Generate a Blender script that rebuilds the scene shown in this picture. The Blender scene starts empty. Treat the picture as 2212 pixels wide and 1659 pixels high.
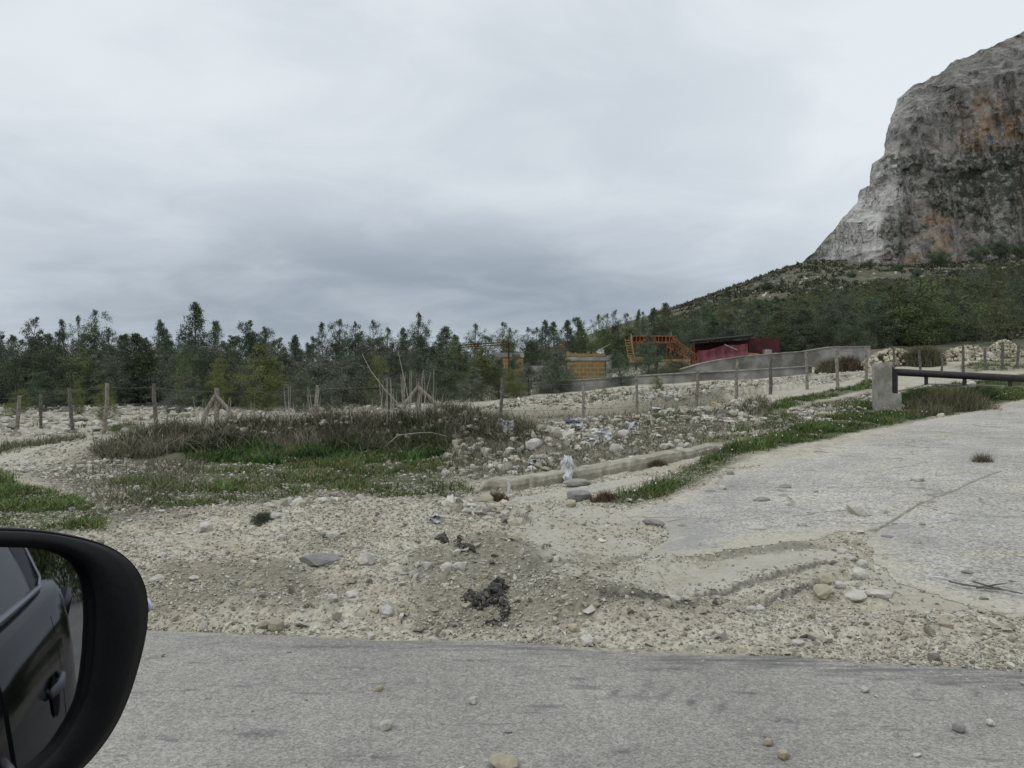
import bpy, bmesh, math, random
import numpy as np
from mathutils import Vector, Matrix

random.seed(7)
RNG = np.random.default_rng(7)
SC = bpy.context.scene
COL = SC.collection

# ------------------------------------------------------------------ camera
F, CX, CY, H = 1736.0, 1106.0, 829.5, 1.25        # focal length in photo units, centre, eye height
cam = bpy.data.cameras.new("camera")
cam.sensor_width = 36.0
cam.lens = 36.0 * F / 2212.0
cam.clip_start, cam.clip_end = 0.02, 6000
camo = bpy.data.objects.new("camera", cam)
COL.objects.link(camo)
camo.location = (0, 0, H)
camo.rotation_euler = (math.radians(90), 0, 0)
SC.camera = camo

# ------------------------------------------------------------------ light
SUN_EL, SUN_AZ = math.radians(48), math.radians(-128)   # azimuth measured from +Y towards +X: behind and left
sl = bpy.data.lights.new("sun", 'SUN')
sl.energy, sl.angle, sl.color = 0.9, math.radians(14), (1.0, .96, .9)
so = bpy.data.objects.new("sun", sl)
COL.objects.link(so)
sd = Vector((math.sin(SUN_AZ) * math.cos(SUN_EL), math.cos(SUN_AZ) * math.cos(SUN_EL), math.sin(SUN_EL)))
so.rotation_euler = sd.to_track_quat('Z', 'Y').to_euler()
so.location = (0, 0, 60)
SC.view_settings.view_transform = 'Standard'
SC.view_settings.look = 'None'
SC.view_settings.exposure = 0.08
SC.view_settings.gamma = 1.0


class NT:
    """small helper for node trees"""
    def __init__(s, tree):
        s.t = tree
        tree.nodes.clear()
    def n(s, kind, **kw):
        nd = s.t.nodes.new(kind)
        ins = kw.pop('ins', {})
        for k, v in kw.items():
            setattr(nd, k, v)
        for k, v in ins.items():
            s.put(nd.inputs[k], v)
        return nd
    def put(s, sock, v):
        if isinstance(v, bpy.types.NodeSocket):
            s.t.links.new(v, sock)
        elif isinstance(v, (tuple, list)) and len(v) == 3 and sock.type == 'RGBA':
            sock.default_value = (*v, 1)
        else:
            sock.default_value = v
    def math(s, op, a, b=0.0, c=None, clamp=False):
        nd = s.n('ShaderNodeMath', operation=op, use_clamp=clamp)
        s.put(nd.inputs[0], a); s.put(nd.inputs[1], b)
        if c is not None: s.put(nd.inputs[2], c)
        return nd.outputs[0]
    def mix(s, f, a, b, mode='MIX'):
        nd = s.n('ShaderNodeMix', data_type='RGBA', blend_type=mode)
        s.put(nd.inputs[0], f); s.put(nd.inputs[6], a); s.put(nd.inputs[7], b)
        return nd.outputs[2]
    def ramp(s, f, lo, hi, smooth=True):
        nd = s.n('ShaderNodeMapRange', interpolation_type='SMOOTHSTEP' if smooth else 'LINEAR')
        s.put(nd.inputs[0], f); nd.inputs[1].default_value = lo; nd.inputs[2].default_value = hi
        return nd.outputs[0]
    def noise(s, vec, scale, detail=4, rough=.55, dist=0.0):
        nd = s.n('ShaderNodeTexNoise', ins={'Scale': scale, 'Detail': detail, 'Roughness': rough, 'Distortion': dist})
        if vec is not None: s.put(nd.inputs['Vector'], vec)
        return nd.outputs[0]
    def voro(s, vec, scale, out='Color', feature='F1', rnd=1.0):
        nd = s.n('ShaderNodeTexVoronoi', feature=feature, ins={'Scale': scale, 'Randomness': rnd})
        s.put(nd.inputs['Vector'], vec)
        return nd.outputs[out]
    def mapv(s, vec, scale=(1, 1, 1), rot=(0, 0, 0)):
        nd = s.n('ShaderNodeMapping', ins={'Scale': scale, 'Rotation': rot})
        s.put(nd.inputs[0], vec)
        return nd.outputs[0]


# ------------------------------------------------------------------ overcast sky
world = bpy.data.worlds.new("World")
SC.world = world
world.use_nodes = True
w = NT(world.node_tree)
sky = w.n('ShaderNodeTexSky', sky_type='NISHITA', sun_disc=False)
sky.sun_elevation, sky.sun_rotation = SUN_EL, SUN_AZ
tc = w.n('ShaderNodeTexCoord')
dirv = tc.outputs['Generated']
sep = w.n('ShaderNodeSeparateXYZ', ins={0: dirv})
el = sep.outputs[2]
zc = w.math('MAXIMUM', el, 0.0)
k = w.math('ADD', zc, 0.22)
px = w.math('DIVIDE', sep.outputs[0], k)
py = w.math('DIVIDE', sep.outputs[1], k)
cv = w.n('ShaderNodeCombineXYZ', ins={0: px, 1: py, 2: 3.7}).outputs[0]
n1 = w.noise(w.mapv(cv, (0.9, 1.0, 1)), 0.60, 3, .46, .3)
n2 = w.noise(w.mapv(cv, (1.1, 1.2, 1)), 2.3, 5, .55, .5)
nn = w.math('ADD', w.math('MULTIPLY', n1, .60), w.math('MULTIPLY', n2, .40))
cl = w.ramp(nn, .36, .64)
# brighter with height, a dark bank low in the middle, paler towards the mountain
lift = w.ramp(el, .06, .30)
low = w.math('SUBTRACT', 1.0, w.ramp(w.math('ABSOLUTE', w.math('SUBTRACT', el, .115)), .015, .125))
azx = w.math('DIVIDE', sep.outputs[0], w.math('MAXIMUM', sep.outputs[1], .05))
bank = w.math('MULTIPLY', low, w.math('SUBTRACT', 1.0, w.ramp(w.math('ABSOLUTE', w.math('ADD', azx, .10)), .05, .62)))
side = w.math('MULTIPLY', w.ramp(azx, .12, .52), .27)
t = w.math('ADD', w.math('MULTIPLY', cl, .30), w.math('MULTIPLY', lift, .36))
t = w.math('ADD', t, .30)
t = w.math('ADD', t, side)
t = w.math('SUBTRACT', t, w.math('MULTIPLY', bank, .24), clamp=True)
cr = w.n('ShaderNodeValToRGB')
w.put(cr.inputs[0], t)
e = cr.color_ramp.elements
e[0].position = 0.0; e[0].color = (2.0 / 8, 2.5 / 8, 3.05 / 8, 1)
e[1].position = 1.0; e[1].color = (7.1 / 8, 7.55 / 8, 7.95 / 8, 1)
m_ = cr.color_ramp.elements.new(.5); m_.color = (4.7 / 8, 5.2 / 8, 5.8 / 8, 1)
up = w.math('ADD', 8.5, w.math('MULTIPLY', w.ramp(el, .42, 1.0), 4.5))     # overcast: brightest overhead
cc = w.n('ShaderNodeVectorMath', operation='SCALE')
w.put(cc.inputs[0], cr.outputs[0]); w.put(cc.inputs[3], up)
mixed = w.mix(.96, sky.outputs[0], cc.outputs[0])
bg = w.n('ShaderNodeBackground', ins={'Strength': .1})
w.put(bg.inputs[0], mixed)
wo = w.n('ShaderNodeOutputWorld')
w.t.links.new(bg.outputs[0], wo.inputs[0])


# ------------------------------------------------------------------ numeric helpers
def _hash(ix, iy, iz):
    h = (ix.astype(np.int64) * 374761393 + iy.astype(np.int64) * 668265263 + iz.astype(np.int64) * 2147483647 * 3 + 1013904223) & 0xffffffff
    h = ((h ^ (h >> 13)) * 1274126177) & 0xffffffff
    h = ((h ^ (h >> 16)) * 2246822519) & 0xffffffff
    return ((h ^ (h >> 15)) & 0xffffff) / float(0xffffff)

def vnoise(x, y, z=0.0):
    x, y, z = np.broadcast_arrays(np.asarray(x, float), np.asarray(y, float), np.asarray(z, float))
    xi, yi, zi = np.floor(x), np.floor(y), np.floor(z)
    fx, fy, fz = x - xi, y - yi, z - zi
    fx, fy, fz = [f * f * (3 - 2 * f) for f in (fx, fy, fz)]
    r = 0
    for a in (0, 1):
        for b in (0, 1):
            for c in (0, 1):
                r = r + _hash(xi + a, yi + b, zi + c) * (fx if a else 1 - fx) * (fy if b else 1 - fy) * (fz if c else 1 - fz)
    return r * 2 - 1

def fbm(x, y, z=0.0, o=4, g=.5, l=2.03):
    r, a, t = 0, 1.0, 0
    for i in range(o):
        r = r + a * vnoise(x + i * 17.3, y - i * 9.1, z + i * 5.7); t += a
        x, y, z = np.asarray(x) * l, np.asarray(y) * l, np.asarray(z) * l
        a *= g
    return r / t * 1.4

def sstep(x, a, b):
    t = np.clip((x - a) / (b - a), 0, 1)
    return t * t * (3 - 2 * t)

def seg_dist(x, y, P, closed=False):
    """distance to a polyline and signed side (left of travel positive)"""
    P = np.asarray(P, float)
    n = len(P)
    best = np.full(np.shape(x), 1e9); sgn = np.ones(np.shape(x))
    for i in range(n if closed else n - 1):
        a, b = P[i], P[(i + 1) % n]
        d = b - a
        t = np.clip(((x - a[0]) * d[0] + (y - a[1]) * d[1]) / max(d @ d, 1e-12), 0, 1)
        qx, qy = x - a[0] - t * d[0], y - a[1] - t * d[1]
        q = np.hypot(qx, qy)
        m = q < best
        best = np.where(m, q, best)
        sgn = np.where(m, np.sign(d[0] * (y - a[1]) - d[1] * (x - a[0])), sgn)
    return best, sgn

def inside(x, y, P):
    P = np.asarray(P, float)
    r = np.zeros(np.shape(x), bool)
    n = len(P)
    for i in range(n):
        (x1, y1), (x2, y2) = P[i], P[(i + 1) % n]
        if y1 == y2: continue
        c = ((y1 > y) != (y2 > y)) & (x < (x2 - x1) * (y - y1) / (y2 - y1) + x1)
        r ^= c
    return r

def pmask(x, y, P, soft):
    """1 inside a ground polygon, fading over soft metres"""
    d, _ = seg_dist(x, y, P, True)
    s = np.where(inside(x, y, P), d, -d)
    return sstep(s, -soft, soft)

def ray(u, v, d):
    return np.array([(u - CX) / F * d, d, H - (v - CY) / F * d])


# ------------------------------------------------------------------ the lie of the land
CTRL = []
for u in (-500, 100, 600, 1106, 1600, 2212, 2700):
    for d in (2.2, 3.0, 3.5): CTRL.append((u, d, 0))
for u in (-500, 100, 600):
    CTRL += [(u, 5, 0), (u, 8, 1), (u, 14, 3), (u, 22, 2), (u, 35, 3), (u, 60, 4), (u, 150, 6), (u, 400, 8), (u, 700, 6)]
CTRL += [(1106, d, r) for d, r in ((5, 1), (7, 4), (10, 6), (13, 11), (18, 20), (22, 23), (30, 30), (45, 30), (70, 30), (150, 29), (330, 62), (700, 30))]
CTRL += [(1350, d, r) for d, r in ((5, 4), (7, 14), (10, 26), (13, 31), (18, 35), (24, 45), (33, 57), (45, 58), (70, 70), (150, 89), (310, 140), (700, 90))]
CTRL += [(1600, d, r) for d, r in ((5, 8), (7, 24), (10, 43), (13, 51), (18, 60), (24, 65), (34, 71), (45, 83), (70, 105), (150, 154), (310, 222), (700, 150))]
CTRL += [(1900, d, r) for d, r in ((5, 13), (7, 29), (10, 48), (13, 56), (19, 57), (26, 81), (35, 91), (42, 98), (60, 118), (100, 161), (180, 211), (340, 266), (700, 260))]
CTRL += [(2212, d, r) for d, r in ((5, 18), (7, 34), (10, 53), (14, 59), (20, 71), (26, 88), (35, 101), (45, 116), (60, 131), (100, 176), (180, 231), (340, 280), (700, 280))]
CTRL += [(1440, 300, 166), (1500, 305, 186), (1560, 310, 208), (1650, 315, 240), (1735, 325, 272), (1440, 150, 108), (1500, 100, 78)]
CTRL += [(2700, d, r) for d, r in ((5, 18), (10, 53), (20, 74), (45, 120), (100, 180), (340, 285), (700, 285))]
_c = np.array(CTRL, float)
_ca, _cl, _cr = (_c[:, 0] - CX) / F, np.log(_c[:, 1]), _c[:, 2]
def _kern(da, dl):
    q = (da * 2.2) ** 2 + (dl * .75) ** 2 + 1e-9
    return .5 * q * np.log(q)
_n = len(_c)
_A = np.zeros((_n + 3, _n + 3))
_A[:_n, :_n] = _kern(_ca[:, None] - _ca[None], _cl[:, None] - _cl[None]) + np.eye(_n) * .004
_A[:_n, _n:] = np.stack([np.ones(_n), _ca, _cl], 1)
_A[_n:, :_n] = _A[:_n, _n:].T
_W = np.linalg.solve(_A, np.concatenate([_cr, np.zeros(3)]))

def base_z(x, y):
    x, y = np.asarray(x, float), np.asarray(y, float)
    yy = np.clip(y, 2.2, 700)
    a, l = np.clip(x / yy, -.95, .95), np.log(yy)
    r = _W[_n] + _W[_n + 1] * a + _W[_n + 2] * l
    for i in range(_n):
        r = r + _W[i] * _kern(a - _ca[i], l - _cl[i])
    r = r * sstep(y, 3.3, 4.6)
    return r * yy / F

ROAD_EDGE = [(-60, 4.6), (-12, 4.25), (-3, 4.12), (-1.83, 4.09), (-1.2, 4.05), (-.75, 3.97), (-.2, 3.93), (.2, 3.88), (.55, 3.80), (.86, 3.76), (1.2, 3.72), (1.6, 3.63), (2.25, 3.50), (3, 3.4), (6, 3.1), (14, 2.6), (60, 1.0)]
_rx, _ry = np.array(ROAD_EDGE).T
def road_edge(x):
    x = np.asarray(x, float)
    return np.interp(x, _rx, _ry) + .035 * fbm(x * 1.7, 3.3, 0, 3) + .012 * fbm(x * 9, 1.3, 0, 2)

def hit0(u, v, zf=base_z):
    """where the photo ray through (u,v) meets the land"""
    ds = np.exp(np.linspace(math.log(2.0), math.log(690), 900))
    X, Z = (u - CX) / F * ds, H - (v - CY) / F * ds
    G = zf(X, ds)
    below = np.nonzero(Z <= G)[0]
    if len(below) == 0:                                  # clears the skyline: take the ridge
        x = (u - CX) / F * 315.0
        return np.array([x, 315.0, float(zf(np.array([x]), np.array([315.0]))[0])])
    i = below[0]
    if i == 0: return np.array([X[0], ds[0], G[0]])
    f0, f1 = Z[i - 1] - G[i - 1], Z[i] - G[i]
    t = f0 / (f0 - f1 + 1e-12)
    d = ds[i - 1] + t * (ds[i] - ds[i - 1])
    x = (u - CX) / F * d
    return np.array([x, d, float(zf(np.array([x]), np.array([d]))[0])])

def poly(pts):
    return [tuple(hit0(u, v)[:2]) for u, v in pts]

# ground polygons, found on the land
DRIVE = poly([(1395, 1212), (1440, 1150), (1330, 1112), (1430, 1085), (1510, 1046), (1570, 1018), (1680, 992), (1760, 974), (1850, 948), (1905, 926), (2000, 906), (2120, 884), (2212, 868), (2480, 838), (2700, 870),
              (2900, 1150), (2500, 1330), (2212, 1335), (2060, 1300), (1930, 1262), (1885, 1210), (1850, 1150), (1760, 1170), (1600, 1196), (1480, 1205)])
APRON = poly([(1075, 1094), (1110, 1074), (1240, 1052), (1390, 1026), (1420, 1034), (1300, 1062), (1180, 1085)])
MIDSLAB = poly([(1410, 1226), (1560, 1200), (1720, 1186), (1800, 1192), (1800, 1224), (1700, 1243), (1560, 1272), (1440, 1290), (1420, 1262)])
STEPS = [(poly([(1800, 1226), (1750, 1238), (1640, 1262), (1520, 1287), (1400, 1303), (1330, 1316)]), .038),
         (poly([(1775, 1262), (1700, 1284), (1600, 1306), (1500, 1326), (1400, 1337), (1300, 1345)]), .036),
         (poly([(1790, 1184), (1700, 1188), (1600, 1196), (1500, 1204), (1450, 1216)]), .025),
         (poly([(1090, 1250), (1180, 1240), (1280, 1224), (1350, 1218)]), .03),
         (poly([(1400, 1190), (1385, 1212), (1330, 1238), (1250, 1262), (1170, 1284)]), .025),
         (poly([(1150, 1145), (1120, 1128), (1080, 1118)]), .05)]
BUMPS = [  # u, v, half width m, half depth m, height m  : heaps of gravel on the verge
    (600, 1130, 1.9, .8, .10), (900, 1130, 1.2, .6, .10), (430, 1215, .9, .45, .06), (1060, 1270, .50, .26, .13), (780, 1250, .7, .25, .05),
    (560, 1335, .5, .14, .05), (1180, 1130, .8, .4, -.04), (1300, 1335, .8, .14, .04), (1950, 1370, .9, .14, .05), (2100, 1362, .6, .15, .04), (520, 1300, .6, .12, -.06), (700, 1310, .25, .2, -.03)]
_bump = []
for u, v, sx, sy, h in BUMPS:
    p = hit0(u, v)
    _bump.append((p[0], p[1], sx, sy, h))
MOUND = [(-9.0, 14.6), (-7.5, 14.2), (-6.0, 14.0), (-4.0, 14.3), (-2.2, 14.5), (-.9, 14.6), (.25, 13.9), (.9, 12.6)]
MOUND_H = [.05, .20, .38, .56, .54, .62, .32, .05]
TERR = poly([(985, 905), (1100, 868), (1230, 852), (1440, 840), (1754, 812), (1890, 792), (1890, 815), (1700, 838), (1560, 862), (1450, 880), (1300, 895), (1100, 905)])
CUT = poly([(1040, 915), (1120, 905), (1250, 897), (1400, 888), (1500, 872), (1580, 858)])
DEBRIS = poly([(960, 1000), (1000, 960), (1090, 925), (1250, 915), (1400, 905), (1560, 880), (1640, 885), (1600, 930), (1560, 952), (1380, 996), (1250, 1020), (1100, 1036), (1030, 1048), (950, 1040)])

def z_fn(x, y, fine=True):
    x, y = np.asarray(x, float), np.asarray(y, float)
    z = base_z(x, y)
    for bx, by, sx, sy, h in _bump:
        z = z + h * np.exp(-((x - bx) / sx) ** 2 - ((y - by) / sy) ** 2)
    # brush mound in front of the fence
    mx = np.array([p[0] for p in MOUND]); my = np.array([p[1] for p in MOUND])
    mh = np.interp(x, mx, MOUND_H, left=0, right=0); mc = np.interp(x, mx, my)
    dy = (y - mc) / np.where(y < mc, .95, 1.5)
    z = z + mh * np.exp(-dy * dy) * (1 + .42 * fbm(x * 1.3, y * 1.3, 2.2, 4))
    # cut bank of the gravel terrace
    d, s = seg_dist(x, y, CUT)
    z = z + .30 * sstep(s * d, -.35, .3) * np.exp(-np.maximum(s * d - .3, 0) / 5) * np.exp(-np.maximum(-s * d, 0) / .8) * (x > -1.2) * sstep(11.9 - x, 0, 3) * (d < 8)
    dr = np.maximum(pmask(x, y, DRIVE, .10), pmask(x, y, APRON, .06))
    off = sstep(y - road_edge(x), -.01, .06)
    rough = off * (1 - .93 * dr)
    far = np.clip(y / 14, 1, 8)
    z = z + rough * (.045 * fbm(x * .9, y * .9, 1.0, 3) * far * np.clip((y - 3.6) / 3, 0, 1) * (.6 if fine else 1))
    if fine:
        z = z + rough * (.020 * fbm(x * 5, y * 5, 3.0, 3) + .011 * fbm(x * 17, y * 17, 7.0, 2)) * np.clip((y - 3.5) / .8, .25, 1) * np.clip(10 / np.maximum(y, 1), .1, 1)
        db = pmask(x, y, DEBRIS, .6)
        z = z + db * (.10 * np.abs(fbm(x * 1.6, y * 1.6, 9.0, 3)) + .05)
    for P, h in STEPS:
        d, s = seg_dist(x, y, P)
        s = -s * d
        z = z + h * sstep(s + .012 * fbm(x * 7, y * 7, 4, 2), -.010, .010) * np.exp(-np.abs(s) / .45) * sstep(.6 - d, 0, .3)
    q = y - road_edge(x)
    sh = sstep(q + .12 * fbm(x * 1.3, y * .8, 41, 3), .12, .50) * (1 - sstep(q, .6, 2.6)) * (1 - sstep(x, .2, 1.0))
    z = z + .11 * sh * (1 + .5 * fbm(x * 1.1, y * 1.1, 44, 3))
    z = z + .05 * off * (1 - dr) * (1 - sstep(y, 6.5, 8)) * fbm(x * 1.4 + y * .5, y * 2.6, 47, 3)
    z = z - .02 * (1 - off)
    return z

def polym(pts, dmax=15.3):
    out = []
    for u, v in pts:
        p = hit0(u, v, zc_fn)
        if p[1] > dmax: p = np.array([(u - CX) / F * dmax, dmax, 0])
        out.append((p[0], p[1]))
    return out
def zone(x, y): return float(z_fn(np.array([float(x)]), np.array([float(y)]))[0])
def zc_fn(x, y): return z_fn(x, y, False)
def hit(u, v):
    p = hit0(u, v, zc_fn)
    p[2] = zone(p[0], p[1])
    if p[1] < float(road_edge(p[0])): p[2] = .008
    return p


# ------------------------------------------------------------------ object helpers
def mesh_np(name, V, Fc, mat=None, smooth=False, attrs=None):
    me = bpy.data.meshes.new(name)
    V = np.ascontiguousarray(V, dtype=np.float32)
    if isinstance(Fc, np.ndarray):
        k = Fc.shape[1]
        me.vertices.add(len(V)); me.loops.add(Fc.size); me.polygons.add(len(Fc))
        me.vertices.foreach_set('co', V.ravel())
        me.loops.foreach_set('vertex_index', np.ascontiguousarray(Fc, dtype=np.int32).ravel())
        me.polygons.foreach_set('loop_start', np.arange(len(Fc), dtype=np.int32) * k)
        me.update(calc_edges=True)
    else:
        me.from_pydata(V.tolist(), [], Fc)
        me.update()
    me.polygons.foreach_set('use_smooth', np.full(len(me.polygons), bool(smooth)))
    for k_, a in (attrs or {}).items():
        at = me.attributes.new(k_, 'FLOAT_COLOR', 'POINT')
        a = np.asarray(a, np.float32)
        if a.shape[1] == 3: a = np.concatenate([a, np.ones((len(a), 1), np.float32)], 1)
        at.data.foreach_set('color', np.ascontiguousarray(a).ravel())
    if mat: me.materials.append(mat)
    return me

def link(name, me, loc=(0, 0, 0), parent=None, label=None, cat=None, group=None, kind=None):
    o = bpy.data.objects.new(name, me)
    COL.objects.link(o)
    o.location = loc
    if parent: o.parent = parent
    if label: o['label'] = label
    if cat: o['category'] = cat
    if group: o['group'] = group
    if kind or cat: o['kind'] = kind or 'thing'
    return o

def thing(name, label, cat, loc=(0, 0, 0), group=None):
    return link(name, None, loc, None, label, cat, group)

class MB:
    def __init__(s): s.v, s.f, s.c = [], [], []
    def add(s, V, Fc, col=None):
        b = len(s.v)
        s.v += [tuple(map(float, p)) for p in V]
        s.f += [tuple(int(i) + b for i in f) for f in Fc]
        if col is not None: s.c += [col] * len(V)
        return s
    def box(s, x0, x1, y0, y1, z0, z1, M=None):
        V = [(x, y, z) for z in (z0, z1) for (x, y) in ((x0, y0), (x1, y0), (x1, y1), (x0, y1))]
        if M is not None: V = [M @ Vector(p) for p in V]
        return s.add(V, [(3, 2, 1, 0), (4, 5, 6, 7), (0, 1, 5, 4), (1, 2, 6, 5), (2, 3, 7, 6), (3, 0, 4, 7)])
    def tube(s, pts, rad, n=7, cap=True, jit=0.0):
        pts = [Vector(p) for p in pts]
        if not isinstance(rad, (list, tuple)): rad = [rad] * len(pts)
        rings = []
        V = []
        ref = Vector((0, 0, 1))
        for i, p in enumerate(pts):
            d = (pts[min(i + 1, len(pts) - 1)] - pts[max(i - 1, 0)])
            d = d.normalized() if d.length > 1e-9 else Vector((0, 0, 1))
            if abs(d.dot(ref)) > .95: ref = Vector((0, 1, 0)) if abs(d.y) < .9 else Vector((1, 0, 0))
            a = d.cross(ref).normalized(); b = d.cross(a).normalized()
            for k in range(n):
                t = 2 * math.pi * k / n
                r = rad[i] * (1 + random.uniform(-jit, jit))
                V.append(p + a * math.cos(t) * r + b * math.sin(t) * r)
        Fc = []
        for i in range(len(pts) - 1):
            for k in range(n):
                k2 = (k + 1) % n
                Fc.append((i * n + k, i * n + k2, (i + 1) * n + k2, (i + 1) * n + k))
        if cap:
            Fc.append(tuple(range(n - 1, -1, -1))); Fc.append(tuple((len(pts) - 1) * n + k for k in range(n)))
        return s.add(V, Fc)
    def plank(s, a, b, wid, thick, side=(0, 1, 0)):
        a, b = Vector(a), Vector(b)
        d = (b - a).normalized(); q = d.cross(Vector(side)).normalized(); p = q.cross(d).normalized()
        V = []
        for c in (a, b):
            for sx, sy in ((-1, -1), (1, -1), (1, 1), (-1, 1)):
                V.append(c + q * sx * wid / 2 + p * sy * thick / 2)
        return s.add(V, [(3, 2, 1, 0), (4, 5, 6, 7), (0, 1, 5, 4), (1, 2, 6, 5), (2, 3, 7, 6), (3, 0, 4, 7)])
    def mesh(s, name, mat, org=(0, 0, 0), smooth=False):
        V = np.array(s.v) - np.array(org)
        me = mesh_np(name, V, s.f, mat, smooth, {'tint': np.array(s.c)} if len(s.c) == len(s.v) and s.c else None)
        return me
    def part(s, name, mat, parent, org, smooth=False, label=None):
        return link(name, s.mesh(name, mat, org, smooth), (0, 0, 0), parent, label)
    def top(s, name, mat, org, label, cat, group=None, smooth=False, kind=None):
        return link(name, s.mesh(name, mat, org, smooth), org, None, label, cat, group, kind)

def bevel_mesh(me, w_, seg=2):
    bm = bmesh.new(); bm.from_mesh(me)
    bmesh.ops.bevel(bm, geom=[e for e in bm.edges if len(e.link_faces) == 2 and e.calc_face_angle(0) > .5], offset=w_, segments=seg, affect='EDGES', clamp_overlap=True)
    bm.to_mesh(me); bm.free()

def hull(npts, seed, sq=(1, 1, 1), jag=.18):
    """an angular stone: convex hull of points on a lumpy ball"""
    r = np.random.default_rng(seed)
    p = r.normal(size=(npts, 3)); p /= np.linalg.norm(p, axis=1)[:, None]
    p = np.sign(p) * np.abs(p) ** .8
    p *= (1 - jag * r.random((npts, 1))) * np.array(sq)
    bm = bmesh.new()
    for q in p: bm.verts.new(q)
    res = bmesh.ops.convex_hull(bm, input=bm.verts[:])
    bmesh.ops.delete(bm, geom=[v for v in bm.verts if not v.link_faces], context='VERTS')
    bmesh.ops.triangulate(bm, faces=bm.faces[:])
    bm.verts.index_update()
    V = np.array([v.co[:] for v in bm.verts]); Fc = np.array([[v.index for v in f.verts] for f in bm.faces])
    bm.free()
    return V, Fc

def rotmats(n, rng, tilt=1.0):
    q = rng.normal(size=(n, 4)); q /= np.linalg.norm(q, axis=1)[:, None]
    w_, x, y, z = q.T
    return np.stack([np.stack([1 - 2 * (y * y + z * z), 2 * (x * y - z * w_), 2 * (x * z + y * w_)], -1),
                     np.stack([2 * (x * y + z * w_), 1 - 2 * (x * x + z * z), 2 * (y * z - x * w_)], -1),
                     np.stack([2 * (x * z - y * w_), 2 * (y * z + x * w_), 1 - 2 * (x * x + y * y)], -1)], 1)

def rotz(a):
    c, s = np.cos(a), np.sin(a); o = np.zeros_like(a)
    return np.stack([np.stack([c, -s, o], -1), np.stack([s, c, o], -1), np.stack([o, o, o + 1], -1)], 1)

def scatter(protos, P, S, R, tint):
    """many small pieces gathered into vertex, face and tint arrays"""
    Vs, Fs, Cs, b = [], [], [], 0
    idx = RNG.integers(0, len(protos), len(P))
    for k, (pv, pf) in enumerate(protos):
        m = idx == k
        if not m.any(): continue
        v = np.einsum('nij,nkj->nki', R[m], pv[None] * S[m][:, None, :]) + P[m][:, None, :]
        n, kk = v.shape[:2]
        Vs.append(v.reshape(-1, 3)); Cs.append(np.repeat(tint[m], kk, 0))
        Fs.append((pf[None] + (np.arange(n) * kk)[:, None, None]).reshape(-1, pf.shape[1]) + b)
        b += n * kk
    return np.concatenate(Vs), np.concatenate(Fs), np.concatenate(Cs)


# ------------------------------------------------------------------ materials
def mat(name, fn, rough=.85, spec=.25):
    m = bpy.data.materials.new(name)
    m.use_nodes = True
    t = NT(m.node_tree)
    b = t.n('ShaderNodeBsdfPrincipled', ins={'Roughness': rough})
    b.inputs['Specular IOR Level'].default_value = spec
    o = t.n('ShaderNodeOutputMaterial')
    t.t.links.new(b.outputs[0], o.inputs[0])
    obj = t.n('ShaderNodeTexCoord').outputs['Object']
    geo = t.n('ShaderNodeNewGeometry').outputs['Position']
    fn(t, b, obj, geo)
    return m

def bump(t, b, h, strength, dist):
    nd = t.n('ShaderNodeBump', ins={'Strength': strength, 'Distance': dist})
    t.put(nd.inputs['Height'], h)
    t.t.links.new(nd.outputs[0], b.inputs['Normal'])

def plain(name, col, var=.25, scale=8, rough=.8, spec=.25, bm_=.3, dirt=None):
    def fn(t, b, obj, geo):
        n = t.noise(geo, scale, 5, .6)
        lo = tuple(c * (1 - var) for c in col); hi = tuple(c * (1 + var) for c in col)
        c = t.mix(t.ramp(n, .3, .7), lo, hi)
        if dirt:
            c = t.mix(t.ramp(t.noise(geo, scale * .35, 5, .65), .48, .68), c, dirt)
        t.put(b.inputs['Base Color'], c)
        bump(t, b, t.noise(geo, scale * 4, 3), bm_, .02)
    return mat(name, fn, rough, spec)

def tinted(name, var=.3, scale=10, rough=.85, rnd=0.0, spec=.2):
    """base colour comes from each piece's own tint"""
    def fn(t, b, obj, geo):
        a = t.n('ShaderNodeAttribute', attribute_name='tint').outputs['Color']
        n = t.noise(geo, scale, 3, .6)
        f = t.math('ADD', 1 - var, t.math('MULTIPLY', n, 2 * var))
        if rnd:
            f = t.math('MULTIPLY', f, t.math('ADD', 1 - rnd, t.math('MULTIPLY', t.n('ShaderNodeObjectInfo').outputs['Random'], 2 * rnd)))
        s = t.n('ShaderNodeVectorMath', operation='SCALE')
        t.put(s.inputs[0], a); t.put(s.inputs[3], f)
        t.put(b.inputs['Base Color'], s.outputs[0])
    return mat(name, fn, rough, spec)

PALE, TAN, BROWN = (.405, .382, .315), (.33, .30, .235), (.17, .14, .10)

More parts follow.
